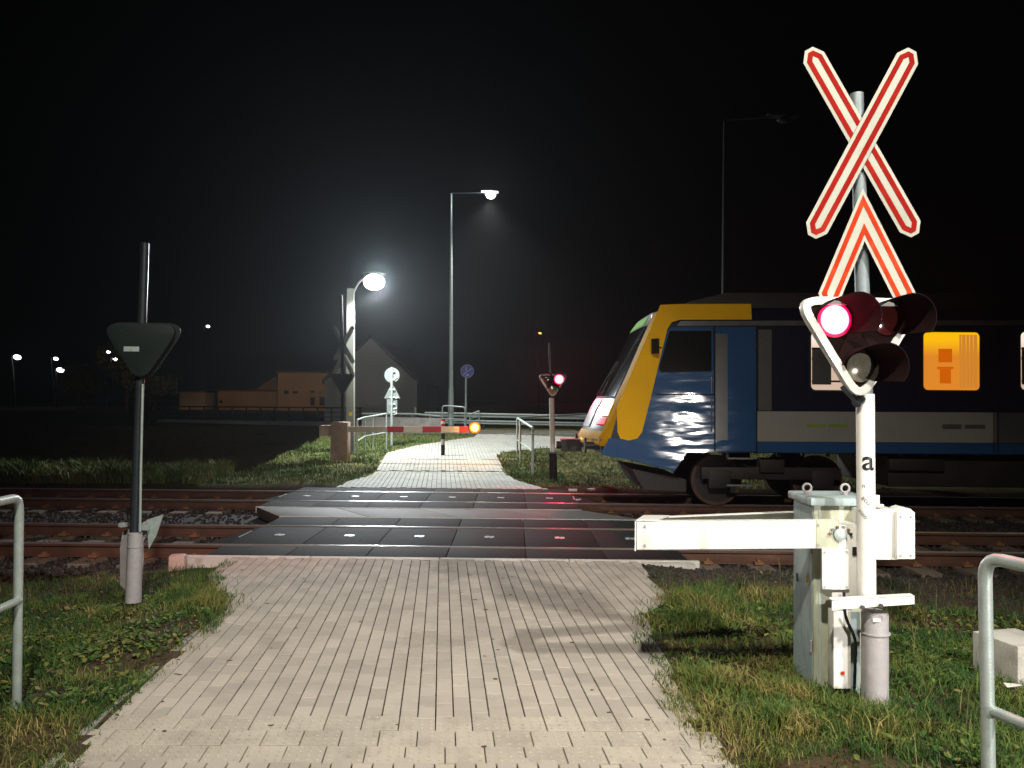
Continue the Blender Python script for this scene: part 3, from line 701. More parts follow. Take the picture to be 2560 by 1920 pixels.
# ------------------------------------------------------------------ near signal (right)
YS = 4.87
sb = G(2187, 1752)
sig = thing('crossing_signal', (sb.x, YS, 0), 'tall crossing signal with lit red lamp under a red-edged cross, beside the grey cabinet', 'crossing signal', 'level-crossing signals')
def cyl_between(mb, a, b, r, n=20, r2=None): mb.tube([a, b], r, n, r2=r2)
mb = MB(); cyl_between(mb, W(2167, 1505, YS), W(2163, 985, YS), .0515, 24); pole = mb.build('pole', 'white', sig)
mb = MB(); cyl_between(mb, W(2163, 985, YS), W(2142, 234, YS), .042, 20, r2=.037); mb.build('upper_pole', 'galv_dull', sig)
mb = MB(); a = W(2187, 1765, YS); b = W(2187, 1532, YS); cyl_between(mb, a, b, .075, 24); mb.disc(b - Vector((0, 0, .001)), (0, 0, 1), .07, .012, 20); sp = mb.build('base_pipe', 'grey_pipe', sig)
mb = MB(); c = W(2188, 1583, YS); mb.disc(c, (0, 0, 1), .083, .008, 24); mb.build('pipe_collar', 'grey_pipe', sp)
mb = MB(); c = W(2192, 1550, YS - .077); mb.box(c, (.045, .002, .022)); mb.build('label_plate', 'litter', sp)
# mounting bracket
mb = MB(); a = W(2078, 1505, YS - .09); b = W(2287, 1497, YS - .06)
for w0, w1, dpt in ((1497, 1528, .006),):
    A = W(2080, 1500, YS - .13); B = W(2286, 1489, YS - .10); mb.prism([A, B, B + Vector((0, 0, -.048)), A + Vector((0, 0, -.055))], (0, .006, 0))
    mb.prism([A, B, B + Vector((0, .05, .002)), A + Vector((0, .05, .002))], (0, 0, -.006))
mb.build('mounting_bracket', 'white', sig, label='white angle-iron bracket with two dark bolts')
for bx_, by_ in ((2155, 1518), (2201, 1514)):
    mb = MB(); mb.disc(W(bx_, by_, YS - .13), (0, -1, 0), .013, .014, 6); mb.build('bolt', 'black', sig)
# triangular head, turned a little to the right
yaw = math.radians(7)                     # facing direction turned towards +X
HC = W(2152, 862, YS - .10)
fx = Vector((math.cos(yaw), math.sin(yaw), 0)); fn = Vector((math.sin(yaw), -math.cos(yaw), 0)); fn = Vector((-fx.y * -1, -fx.x, 0))
def HF(u, w, d): return HC + fx * u + Vector((0, 0, 1)) * w + fn * d
def round_tri(s, r, k=6):
    P = [(-s, .27), (s, .27), (0, -.36)]; o = []
    for i in range(3):
        a, b, c = Vector(P[i - 1]), Vector(P[i]), Vector(P[(i + 1) % 3]); rr = r
        p = b + (a - b).normalized() * rr; q = b + (c - b).normalized() * rr
        for j in range(k + 1): t = j / k; o.append(tuple(p * (1 - t) ** 2 + b * 2 * t * (1 - t) + q * t * t))
    return o
def signal_head(root, FRM, lit, ringm='white', scale=1.0, hoods=True, back=False, glow_m='red_glow'):
    n = FRM(0, 0, 1) - FRM(0, 0, 0)
    outer = [(u * scale, w * scale) for u, w in round_tri(.405, .17)]; inner = inset_poly(outer, .046 * scale)
    mb = MB(); mb.prism([FRM(u, w, .0) for u, w in outer], -n * .05, hole=[FRM(u, w, 0) for u, w in inner]); mb.build('ring_frame', ringm, root, bevel=.004)
    mb = MB(); mb.prism([FRM(u, w, -.012) for u, w in inner], -n * .10); bb = mb.build('backboard', 'hood' if not back else 'backboard', root)
    if back: return
    spots = [(-.155, .14), (.16, .14), (.0, -.13)]
    for i, (u, w) in enumerate(spots):
        u *= scale; w *= scale; r = .083 * scale * (1.0 if scale == 1 else 1.3)  # far lenses enlarged to take in their red bloom
        if i == lit:
            mb = MB(); mb.disc(FRM(u, w, -.01), n, r, .012, 28, dome=.012); le = mb.build('lens', 'red_lit', root, label='lit red lens')
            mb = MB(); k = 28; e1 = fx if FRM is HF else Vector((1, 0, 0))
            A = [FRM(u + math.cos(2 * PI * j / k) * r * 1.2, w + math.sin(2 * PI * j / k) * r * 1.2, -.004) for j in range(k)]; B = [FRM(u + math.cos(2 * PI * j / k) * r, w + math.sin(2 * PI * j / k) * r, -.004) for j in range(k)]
            mb.prism(A, -n * .006, hole=B); mb.build('lens_glow_ring', glow_m, le)  # added ring that glows to paint the bloom around the lens
        else:
            mb = MB(); mb.disc(FRM(u, w, -.01), n, r, .008, 24, dome=.012); mb.build('lens', 'lens_dark' if i < 2 else 'lens_clear', root, label='unlit dark red lens' if i < 2 else 'unlit clear lower lens')
        if hoods:
            mb = MB(); k = 14; L_ = .27 * scale; Rr = r * 1.32; vs = []; fs = []
            a0, a1 = -.75, PI - .1
            for j in range(k + 1):
                a = a0 + (a1 - a0) * j / k; ln = L_ * (1.0 if a < 1.7 else max(.12, 1 - (a - 1.7) * .75))
                for (rr, dd) in ((Rr, -.01), (Rr * 1.12, ln), (Rr * 1.12 + .004, ln), (Rr + .004, -.01)):
                    vs.append(FRM(u + math.cos(a) * rr, w + math.sin(a) * rr, dd))
            for j in range(k):
                for q in range(4): fs.append((j * 4 + q, j * 4 + (q + 1) % 4, (j + 1) * 4 + (q + 1) % 4, (j + 1) * 4 + q))
            mb.add(vs, fs); mb.build('hood', 'hood', root)
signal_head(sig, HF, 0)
mb = MB(); A = HF(0, -.33, -.05); B = W(2163, 990, YS); mb.tube([HF(-.09, -.24, -.045), W(2150, 1015, YS - .05)], .012, 8); mb.tube([A, B], .03, 10); mb.build('head_bracket', 'dark_steel', sig)
light('SPOT', 'near_signal_light', HF(-.15, .12, .36), 26, (1, .03, .08), .07, HF(-.125, .13, 3), 150, .6).parent = None
# crossed boards (traced at their own distance, real thickness)
def SF(dd):
    return lambda u, w, d: W(u, w, YS - .06 - dd) + Vector((0, -d, 0))
def pxboard(p, q, wd): return hexboard(p, q, wd)
def px_to_plane(loop, Y):
    """pixel loop -> metric loop on the plane at distance Y"""
    return [(W(u, w, Y).x, W(u, w, Y).z) for u, w in loop]
def plane_frame(Y): return lambda u, w, d: Vector((u, Y - d, w))
for i, (p, q, red) in enumerate((((2022, 122), (2288, 588), 'red_reflect'), ((2281, 124), (2030, 592), 'red_reflect'))):
    Y = YS - .055 - .012 * i; a = W(*p, Y); b = W(*q, Y)
    sign_board(sig, plane_frame(Y), hexboard((a.x, a.z), (b.x, b.z), .137), .004, red, .020, .029)
# chevron board
Y = YS - .085
def pz(x, y): v = W(x, y, Y); return Vector((v.x, v.z))
ap = pz(2157, 470); al = pz(2040, 748); ar_ = pz(2296, 745); wdt = .128
def chevron(outer_in, wd0):
    pass
dl = (al - ap).normalized(); dr = (ar_ - ap).normalized()
def leg(d, o): return Vector((-d.y, d.x)) * o
def cross_pt(p, d, q, e):
    t = ((q.x - p.x) * e.y - (q.y - p.y) * e.x) / (d.x * e.y - d.y * e.x); return p + d * t
def chev_loop(ins):
    h = wdt - ins; i_ = ins
    # outer edges pass through the apex; inner edges are wd inside
    nl = Vector((-dl.y, dl.x)); nl = nl if nl.dot(ar_ - al) > 0 else -nl
    nr = Vector((-dr.y, dr.x)); nr = nr if nr.dot(al - ar_) > 0 else -nr
    A = cross_pt(ap + nl * i_, dl, ap + nr * i_, dr); B = cross_pt(ap + nl * h, dl, ap + nr * h, dr)
    LL = (al - ap).length; LR = (ar_ - ap).length
    lo = ap + nl * i_ + dl * (LL - .035 - i_ * .6); lt = ap + nl * (wdt * .38 + i_ * .3) + dl * (LL + .015 - i_ * 1.05); lt2 = ap + nl * (wdt * .62 - i_ * .1) + dl * (LL + .015 - i_ * 1.05); li = ap + nl * h + dl * (LL - .035 - i_ * .6)
    ro = ap + nr * i_ + dr * (LR - .035 - i_ * .6); rt = ap + nr * (wdt * .38 + i_ * .3) + dr * (LR + .015 - i_ * 1.05); rt2 = ap + nr * (wdt * .62 - i_ * .1) + dr * (LR + .015 - i_ * 1.05); ri = ap + nr * h + dr * (LR - .035 - i_ * .6)
    return [A, ro, rt, rt2, ri, B, li, lt2, lt, lo]
o_ = chev_loop(0); mb = MB()
mb.prism([Vector((p.x, Y, p.y)) for p in o_], (0, .004, 0)); cb = mb.build('chevron_board', 'white_reflect', sig, label='red-edged chevron board below the cross')
a_ = chev_loop(.017); b_ = chev_loop(.043)
mb = MB(); mb.prism([Vector((p.x, Y - .0025, p.y)) for p in a_], (0, .002, 0), hole=[Vector((p.x, Y - .0025, p.y)) for p in b_]); mb.build('red_border', 'orange_reflect', cb, smooth=False)
for yy in (395, 560, 620):                       # clamps that hold the boards
    mb = MB(); c = W(2147, yy, YS - .03); mb.box(c, (.11, .03, .02)); mb.build('board_clamp', 'steel', sig)
# writing on the pole
def pole_text(txt, px, py, size, rot=0, r=.0515, nm='lettering', thick=.0):
    cu = bpy.data.curves.new('t', 'FONT'); cu.body = txt; cu.size = size; cu.offset = thick; cu.align_x = 'CENTER'; cu.align_y = 'CENTER'; cu.resolution_u = 3
    tmp = bpy.data.objects.new('t', cu); C.objects.link(tmp); dg = bpy.context.evaluated_depsgraph_get(); dg.update()
    me = bpy.data.meshes.new_from_object(tmp.evaluated_get(dg)); bpy.data.objects.remove(tmp); me.name = nm
    bm = bmesh.new(); bm.from_mesh(me); bmesh.ops.subdivide_edges(bm, edges=[e for e in bm.edges if e.calc_length() > size * .15], cuts=2); bmesh.ops.triangulate(bm, faces=bm.faces); bm.to_mesh(me); bm.free()
    f = (py - 985) / (1505 - 985); cxp = 2163 + (2167 - 2163) * f; cc = W(cxp, py, YS); tgt = W(px, py, YS - r)
    for v in me.vertices:
        x, y = v.co.x, v.co.y; x, y = x * math.cos(rot) - y * math.sin(rot), x * math.sin(rot) + y * math.cos(rot)
        th = (tgt.x - cc.x + x) / r; th = max(-1.45, min(1.45, th))
        v.co = Vector((cc.x + math.sin(th) * (r + .0012), cc.y - math.cos(th) * (r + .0012), cc.z + y)) - sig.location
    me.materials.append(M['black']); o = bpy.data.objects.new(nm, me); C.objects.link(o); o.parent = sig; return o
pole_text('a', 2171, 1152, .165, nm='letter', thick=.0025)
for tx, x, y, s, rt in (('n', 2160, 1213, .035, .1), ('acui', 2167, 1250, .040, -.75), ('s\u00fcsti', 2158, 1283, .036, -.85)):
    pole_text(tx, x, y, s, rt, nm='scribble')

# ------------------------------------------------------------------ barrier machine (cabinet, counterweight beams)
cb0 = Vector((1.85, 5.15, 0)); cw, cdp, chh = .345, .36, 1.115
bm_ = thing('barrier_machine', (cb0.x + cw / 2, 5.33, 0), 'grey-green barrier cabinet with thick white counterweight beams reaching left over the grass', 'barrier machine')
mb = MB(); mb.box((cb0.x + cw / 2, cb0.y + cdp / 2, chh / 2 - .03), (cw, cdp, chh + .06)); cab = mb.build('cabinet', 'cabinet', bm_, bevel=.006)
mb = MB(); mb.box((cb0.x - .0035, cb0.y + cdp / 2, chh / 2 - .01), (.003, cdp - .02, chh - .02)); mb.build('side_door', 'cabinet_side', cab, label='stained blue-grey side door')
mb = MB(); mb.box((cb0.x + .035, cb0.y - .003, chh / 2), (.012, .004, chh - .06)); mb.build('door_seam', 'cabinet_side', cab)
mb = MB(); mb.box((cb0.x + .235, cb0.y - .004, .36), (.012, .008, .10)); mb.build('hinge', 'matt_black', cab)
mb = MB(); mb.box((cb0.x + cw / 2, cb0.y + cdp / 2, chh + .022), (cw + .06, cdp + .07, .05)); lid = mb.build('lid', 'cabinet_side', bm_, bevel=.014, label='overhanging pale grey lid with two lifting eyes')
for ex, ey in ((2018, 1200), (2113, 1197)):
    c = W(ex, ey, 5.30); c.z = chh + .088; mb = MB()
    mb.tube([c + Vector((math.cos(a) * .026, 0, math.sin(a) * .026)) for a in [2 * PI * j / 14 for j in range(15)]], .0075, 8, cap=False); mb.disc(c + Vector((0, 0, -.042)), (0, 0, 1), .018, .016, 10); mb.build('lifting_eye', 'grey_pipe', lid)
# yellow warning label on the side
mb = MB(); c = Vector((cb0.x - .006, 5.24, .645)); mb.prism([c + Vector((0, -.035, -.03)), c + Vector((0, .035, -.03)), c + Vector((0, 0, .04))], (-.0015, 0, 0)); wl = mb.build('warning_label', 'yellow', cab)
mb = MB(); c = Vector((cb0.x - .009, 5.24, .635)); mb.prism([c + Vector((0, -.004, .028)), c + Vector((0, .006, .028)), c + Vector((0, -.002, .004)), c + Vector((0, .008, .004)), c + Vector((0, -.002, -.02)), c + Vector((0, -.008, .002)), c + Vector((0, .0, .002))], (-.001, 0, 0)); mb.build('lightning_mark', 'black', wl)
# near beam: channel; far beam behind the cabinet; joined by an end plate
Yn, Yf = 4.96, 5.62
A = W(1592, 1303, Yn); B = W(2097, 1300, Yn); A2 = W(1592, 1375, Yn); B2 = W(2097, 1371, Yn)
mb = MB(); mb.prism([A, B, B2, A2], (0, .006, 0)); mb.prism([A, B, B + Vector((0, .05, 0)), A + Vector((0, .05, 0))], (0, 0, -.005)); mb.prism([A2, B2, B2 + Vector((0, .05, 0)), A2 + Vector((0, .05, 0))], (0, 0, .005))
mb.build('near_beam', 'white', bm_, bevel=.002, label='thick white counterweight beam on the camera side')
A3 = W(1612, 1292, Yf - .3); B3 = W(2060, 1274, Yf)
mb = MB(); h = Vector((0, 0, -.17)); mb.prism([A3, B3, B3 + h, A3 + h], (0, .006, 0)); mb.prism([A3, B3, B3 + Vector((0, -.05, 0)), A3 + Vector((0, -.05, 0))], (0, 0, -.005)); mb.build('far_beam', 'white', bm_, bevel=.002)
E = A; mb = MB(); mb.prism([E + Vector((-.004, -.004, .003)), E + Vector((.12, -.004, .003)), A3 + Vector((.16, .01, .004)), A3 + Vector((-.004, .01, .004))], (0, 0, .006)); mb.prism([E + Vector((-.006, -.004, 0)), E + Vector((-.006, -.004, -.175)), A3 + Vector((-.006, .01, -.175)), A3 + Vector((-.006, .01, 0))], (-.006, 0, 0)); mb.build('end_plate', 'white', bm_)
mb = MB(); c = W(2069, 1336, Yn - .004); mb.box(c, (.135, .006, .165)); mb.build('grey_beam_end', 'cabinet', bm_, bevel=.002)  # grey-green plate over the beam's right end, darker than the beam
# white drive housing with shaft
def pxbox(x0, y0, x1, y1, Y, d, name, m, par, bev=.003, label=None):
    a = W(x0, y0, Y); b = W(x1, y1, Y); mb = MB(); mb.box(((a.x + b.x) / 2, Y + d / 2, (a.z + b.z) / 2), (abs(b.x - a.x), d, abs(a.z - b.z))); return mb.build(name, m, par, bevel=bev, label=label)
hs_ = pxbox(2080, 1312, 2146, 1500, 4.955, .19, 'drive_housing', 'white', bm_)
pxbox(2056, 1372, 2124, 1474, 4.935, .018, 'cover_plate', 'white', bm_)
mb = MB(); c = W(2100, 1336, 4.95); mb.disc(c, (0, -1, 0), .038, .012, 20, dome=.006)
mb.build('shaft', 'steel', hs_)
for k in range(6):
    a = PI * (.05 + .9 * k / 5); p_ = c + Vector((math.cos(a) * .062, -.004, math.sin(a) * .05 - .005)); mb = MB(); mb.disc(p_, (0, -1, 0), .009, .01, 6); mb.build('bolt', 'rust' if k % 2 else 'dark_steel', hs_)
pxbox(2132, 1368, 2144, 1389, 4.945, .008, 'lock_slot', 'matt_black', hs_, 0)
pxbox(2084, 1528, 2127, 1722, 4.97, .09, 'support_leg', 'white', bm_, .003, 'white steel leg under the drive housing')
pxbox(2110, 1530, 2150, 1735, 5.075, .006, 'shaded_front', 'cabinet_side', bm_, 0)  # blue-grey plate painting the shaded part of the cabinet front
mb = MB(); c = W(2107, 1683, 4.96); mb.box(c, (.02, .004, .02)); mb.build('sticker', 'orange_reflect', bm_)
hb = pxbox(2150, 1274, 2246, 1400, 5.02, .22, 'counterweight', 'white', bm_, .006, 'white box right of the signal pole')
a = W(2243, 1280, 4.98); b = W(2288, 1398, 4.98); mb = MB(); mb.prism([(a.x, 4.98, b.z), (b.x, 4.98, b.z), (b.x, 4.98, a.z - .005), (b.x - .025, 4.98, a.z + .018), ((a.x + b.x) / 2, 4.98, a.z + .026), (a.x + .025, 4.98, a.z + .018), (a.x, 4.98, a.z - .005)], (0, .14, 0)); mb.build('end_cheek', 'white', hb, bevel=.004)
mb = MB(); c = W(2190, 1250, 5.05); mb.box(c, (.03, .03, .06)); mb.box(c + Vector((.01, 0, -.03)), (.06, .03, .01)); mb.build('catch', 'white', hb)

# small hardware: bolts on the beam and plates, cable, hinges, rating plate
for x, y, Y_ in ((1612, 1315, 4.955), (1612, 1362, 4.955), (2046, 1312, 4.951), (2046, 1362, 4.951), (2062, 1380, 4.93), (2117, 1380, 4.93), (2062, 1467, 4.93), (2117, 1467, 4.93), (2252, 1292, 4.975), (2278, 1292, 4.975), (2252, 1388, 4.975), (2278, 1388, 4.975)):
    mb = MB(); mb.disc(W(x, y, Y_), (0, -1, 0), .0065, .006, 6); mb.build('bolt', 'grey_pipe', bm_)
mb = MB(); mb.tube(bend([W(2110, 1480, 4.93), W(2112, 1540, 4.90), W(2140, 1600, 4.93), W(2136, 1720, 5.0)], .05), .009, 8); mb.build('cable', 'matt_black', bm_)
for zz in (.25, .85):
    mb = MB(); mb.box((cb0.x - .008, cb0.y + .02, zz), (.012, .02, .07)); mb.build('hinge', 'grey_pipe', cab)
mb = MB(); mb.box((cb0.x - .008, cb0.y + .27, .62), (.012, .02, .05)); mb.build('door_lock', 'dark_steel', cab)

# ------------------------------------------------------------------ near handrails
def rail_run(root, pts, r, name='top_rail', m='steel', br=.08):
    mb = MB(); mb.tube(bend(pts, br), r, 14); return mb.build(name, m, root)
hr = thing('handrail', G(45, 1770), 'galvanised tube handrail standing in the grass at the far left, nearest the viewer', 'handrail', 'tube handrails along the path')
b0 = W(42, 1775, 4.72); b0.z = -.12; tl = W(48, 1243, 4.72); d = Vector((.16, -1.95, 0)); d2 = Vector((.012, -.2, 0)).normalized() * 2
rail_run(hr, [b0, tl, tl + d2], .025)
ml = W(48, 1500, 4.72); mb = MB(); mb.tube([ml, ml + d2], .022, 12); mb.build('mid_rail', 'steel', hr)
mb = MB(); e_ = tl + d2 * .93; mb.tube([e_, Vector((e_.x, e_.y, -.1))], .025, 12); mb.build('post', 'steel', hr)
hr = thing('handrail', G(2470, 1919), 'pale galvanised tube handrail cut off by the right edge, beside the concrete block', 'handrail', 'tube handrails along the path')
tr_ = W(2462, 1392, 3.3); b0 = W(2478, 1990, 3.3); b0.z = -.1; b0.x = W(2475, 1900, 3.3).x; d = Vector((.55, -1.9, 0)).normalized() * 2.2
d = Vector((.30, -1.0, 0)).normalized() * 2.0
rail_run(hr, [b0, tr_, tr_ + d], .0255)
ml = W(2475, 1775, 3.3); mb = MB(); mb.tube([ml, ml + d], .022, 12); mb.build('mid_rail', 'steel', hr)
mb = MB(); e_ = tr_ + d * .93; mb.tube([e_, Vector((e_.x, e_.y, -.1))], .025, 12); mb.build('post', 'steel', hr)

# concrete block and bits on the right
mb = MB(); c = G(2545, 1718); mb.box(c + Vector((.11, .2, .08)), (.34, .36, .34), .25); o = mb.build('concrete_block', 'pale_concrete', bevel=.012); tag(o, 'pale concrete block in the grass behind the right handrail', 'concrete block')
mb = MB(); mb.prism([(-.03, -.02, 0), (.03, -.015, .01), (.035, .02, .0), (-.02, .02, .006)], (0, 0, .002)); o = mb.build('scrap_of_paper', 'litter'); o.location = G(2530, 1745) + Vector((0, 0, .07)); o.scale = (1.6, 1.6, 1); tag(o, 'crumpled pale scrap in the grass below the concrete block', 'litter')

# ------------------------------------------------------------------ left signal seen from behind
YL = 7.3
lb = G(333, 1500)
ls = thing('crossing_signal', (lb.x, YL, -.1), 'dark back of a triangular signal on a thin pole in grass left of the path', 'crossing signal', 'level-crossing signals')
mb = MB(); mb.tube([W(333, 1505, YL), W(338, 1330, YL)], .068, 20, r2=.06); bp_ = mb.build('base_pipe', 'grey_pipe', ls)
mb = MB(); mb.prism([W(300, 1372, YL + .07), W(300, 1462, YL + .07), W(318, 1480, YL + .07), W(352, 1475, YL + .07), W(358, 1400, YL + .07), W(358, 1352, YL + .07), W(398, 1290, YL + .07), W(370, 1300, YL + .07), W(306, 1330, YL + .07)], (0, .01, 0)); mb.build('guard_plate', 'grey_pipe', ls)
for yy in (1335, 1368):
    mb = MB(); mb.disc(W(336.5, yy, YL), (0, 0, 1), .066 if yy == 1368 else .062, .012, 20); mb.build('pipe_collar', 'steel', bp_)
mb = MB(); mb.tube([W(335, 1350, YL), W(350, 950, YL), W(362, 608, YL)], .040, 16, r2=.036); mb.build('pole', 'dark_steel', ls)
mb = MB(); mb.tube([W(350, 1330, YL - .045), W(352, 1180, YL - .045), W(357, 960, YL - .045)], .011, 8); mb.build('cable_conduit', 'steel', ls)
mb = MB(); A = W(308, 1312, YL); mb.box(A, (.06, .05, .035)); mb.disc(A + Vector((0, -.02, 0)), (0, -1, 0), .02, .012, 10); mb.build('bracket_bolt', 'steel', ls)
mb = MB(); A = W(360, 1318, YL); mb.box(A, (.08, .04, .05)); mb.build('bracket_arm', 'steel', ls)
mb = MB(); mb.prism([W(366, 1300, YL + .05), W(408, 1286, YL + .05), W(390, 1340, YL + .05), W(372, 1372, YL + .05)], (0, .012, 0)); mb.build('spreader_plate', 'steel', ls)
HL = W(352, 876, YL - .07); yl = math.radians(8)
lx = Vector((math.cos(yl), math.sin(yl), 0)); ln = Vector((math.sin(yl), -math.cos(yl), 0))
def HLF(u, w, d): return HL + lx * u + Vector((0, 0, 1)) * w + ln * d
outer = [(u * .86, w * .86) for u, w in round_tri(.40, .22)]
mb = MB(); mb.prism([HLF(u, w, .02) for u, w in outer], -ln * .07); bd = mb.build('backboard', 'backboard', ls, bevel=.012)
mb = MB(); mb.prism([HLF(u * 1.07 + .015, w * 1.06, -.06) for u, w in outer], -ln * .012, hole=[HLF(u * .9 + .01, w * .9, -.06) for u, w in outer]); mb.build('ring_frame', 'backboard', ls)
mb = MB(); mb.box(HLF(-.07, .01, .023), (.125, .005, .042), yl); mb.build('label_plate', 'cabinet_side', bd)
for u, w in ((.15, -.06), (-.16, .16), (.16, .16), (.03, -.2)):
    mb = MB(); mb.disc(HLF(u, w, .02), ln, .008, .006, 8); mb.build('rivet', 'dark_steel', bd)
light('SPOT', 'left_signal_light', HL + Vector((0, .25, .12)), 75, (1, .05, .06), .08, HL + Vector((-.3, 8, -2.6)), 120, .7)

# little concrete lump where the paving meets the crossing
o = MB().box(tp(-3.55, 8.93, -.03), (.17, .16, .2), .2).build('concrete_lump', 'pedestal', bevel=.03); tag(o, 'broken concrete lump at the left front corner of the crossing', 'concrete lump')

# ------------------------------------------------------------------ far signal, centre right, red lit
b = G(1383, 1203)
YF = b.y
fs_ = thing('crossing_signal', b, 'distant red-lit triangular signal on a pale pole in the verge left of the train', 'crossing signal', 'level-crossing signals')
mb = MB(); mb.tube([b + Vector((0, 0, -.1)), W(1382, 1130, YF)], .088, 18); mb.build('base_sleeve', 'matt_black', fs_)
mb = MB(); mb.tube([W(1382, 1135, YF), W(1379, 995, YF)], .055, 14); mb.build('pole', 'white', fs_)
mb = MB(); mb.tube([W(1379, 1000, YF), W(1374, 858, YF)], .03, 10); mb.build('upper_pole', 'dark_steel', fs_)
mb = MB(); mb.box(W(1383, 1131, YF - .05), (.26, .2, .03)); mb.build('bracket', 'dark_steel', fs_)
FCn = W(1382, 962, YF - .06)
def FF_(u, w, d): return FCn + Vector((u, -d, w))
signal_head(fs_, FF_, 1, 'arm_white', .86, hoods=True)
light('SPOT', 'far_signal_light', FF_(.125, .12, .34), 210, (1, .03, .08), .07, FF_(.1, .0, 4), 160, .5)

# ------------------------------------------------------------------ far left signal, dark, seen from behind, with its cross
b = G(857, 1150); YB = 22.9
bs = thing('crossing_signal', (W(857, 1100, YB).x, YB, slope(YB)), 'dark crossing signal with cross boards seen from behind, before the concrete pole', 'crossing signal', 'level-crossing signals')
mb = MB(); mb.tube([W(858, 1155, YB), W(857, 1060, YB)], .10, 14); mb.build('base_pipe', 'matt_black', bs)
mb = MB(); mb.tube([W(857, 1062, YB), W(857, 900, YB), W(852, 738, YB)], .055, 12, r2=.045); mb.build('pole', 'grey_pipe', bs)
hc = W(855, 958, YB - .08)
mb = MB(); mb.prism([hc + Vector((u * .93, 0, w * .95)) for u, w in round_tri(.375, .1)], (0, .16, 0)); mb.build('backboard', 'matt_black', bs)
for i, (p, q) in enumerate((((832, 815), (884, 908)), ((884, 815), (836, 900)))):
    Y = YB + .06 + .02 * i; a = W(*p, Y); c = W(*q, Y); sign_board(bs, plane_frame(Y), hexboard((a.x, a.z), (c.x, c.z), .125), .006, nm='cross_board', back=True)
    bs.children[-1].data.materials[0] = M['matt_black']
for p, q in (((857, 885), (884, 940)), ((857, 885), (832, 940))):
    Y = YB + .1; a = W(*p, Y); c = W(*q, Y); sign_board(bs, plane_frame(Y), hexboard((a.x, a.z), (c.x, c.z), .115), .006, nm='chevron_leg', back=True)
    bs.children[-1].data.materials[0] = M['matt_black']

# ------------------------------------------------------------------ far barrier with its striped arm
YP = 22.3
pb = thing('road_barrier', (W(848, 1100, YP).x, YP, slope(YP)), 'lowered red and white barrier arm on a pinkish pedestal, amber lamp at its tip', 'barrier')
a = W(827, 1060, YP); b = W(868, 1158, YP); mb = MB(); mb.box(((a.x + b.x) / 2, YP + .2, (a.z + b.z) / 2), (b.x - a.x, .42, a.z - b.z + .1)); mb.build('pedestal', 'pedestal', pb, bevel=.012)
mb = MB(); a = W(797, 1064, YP + .1); b = W(828, 1090, YP + .1); mb.box(((a.x + b.x) / 2, YP + .3, (a.z + b.z) / 2), (b.x - a.x, .3, a.z - b.z)); mb.build('counterweight', 'pedestal', pb, bevel=.01)
xsarm = [868, 968, 1009, 1056, 1103, 1148, 1172]
cols = ['arm_white', 'arm_red', 'arm_white', 'arm_red', 'arm_white', 'arm_red']
for k in range(6):
    x0, x1 = xsarm[k], xsarm[k + 1]; a = W(x0 + .3, 1066 + (x0 - 868) * .001, YP + .05); b = W(x1 - .3, 1066 + (x1 - 868) * .001, YP + .05); mb = MB()
    mb.prism([a, b, b + Vector((0, 0, -.155)), a + Vector((0, 0, -.155))], (0, .05, 0)); mb.build('arm_section', cols[k], pb, label=('white' if k % 2 == 0 else 'red') + ' section of the barrier arm')
c = W(1187, 1069, YP); mb = MB(); mb.box(W(1178, 1072, YP + .05), (.12, .06, .08)); lh = mb.build('lamp_holder', 'matt_black', pb)
mb = MB(); mb.disc(c, (0, -1, 0), .10, .05, 20, dome=.05); lz = mb.build('amber_lamp', 'orange_lit', pb)
mb = MB(); k = 20; mb.prism([c + Vector((math.cos(2 * PI * j / k) * .15, -.01, math.sin(2 * PI * j / k) * .15)) for j in range(k)], (0, .02, 0), hole=[c + Vector((math.cos(2 * PI * j / k) * .1, -.01, math.sin(2 * PI * j / k) * .1)) for j in range(k)]); mb.build('lamp_glow_ring', 'orange_glow', lz)  # added glowing ring, paints the bloom of the amber lamp
light('POINT', 'amber_lamp_light', c + Vector((0, -.2, 0)), 30, (1, .42, .03), .08)

# ------------------------------------------------------------------ concrete pole with the bright lamp
YC = 24.4
cp = thing('lamp_pole', (W(876, 1150, YC).x, YC, slope(YC)), 'thick pale concrete pole carrying a dazzling white lamp on a short arm', 'lamp pole')
mb = MB(); b0 = W(876, 1156, YC); b1 = W(877, 722, YC); n = 4
mb.tube([b0, b1], .165, 4, r2=.135); o = mb.build('pole', 'pole_conc', cp, smooth=False)
LC = W(935, 705, YC - .2)
mb = MB(); mb.tube(bend([W(878, 742, YC), W(900, 700, YC - .1), LC + Vector((-.2, .1, .14))], .15), .03, 10); mb.build('lamp_arm', 'grey_pipe', cp)
mb = MB()
for k in range(5):
    pass
mb.tube([LC + Vector((-.30, 0, .15)), LC + Vector((-.22, 0, .19)), LC + Vector((.18, 0, .2)), LC + Vector((.30, 0, .15))], .10, 12); lh = mb.build('lamp_head', 'matt_black', cp)
bm = bmesh.new(); bmesh.ops.create_uvsphere(bm, u_segments=20, v_segments=12, radius=1, matrix=Matrix.Translation(LC - cp.location) @ Matrix.Diagonal((.31, .26, .24, 1)))  # globe made larger than the fixture, its size carries the lamp's bloom
me = bpy.data.meshes.new('bowl_diffuser'); bm.to_mesh(me); bm.free(); me.materials.append(M['lamp_lit']); o = bpy.data.objects.new('bowl_diffuser', me); C.objects.link(o); o.parent = cp
for p_ in me.polygons: p_.use_smooth = True
light('SPOT', 'bowl_light', LC + Vector((0, -.05, -.32)), 2500, (.90, .96, .96), .15, LC + Vector((0.6, -.5, -3)), 172, .35)
light('SPOT', 'bowl_side_light', LC + Vector((.3, -.45, .05)), 2000, (.80, .92, 1), .15, LC + Vector((3, -3.6, 1.7)), 165, .4)
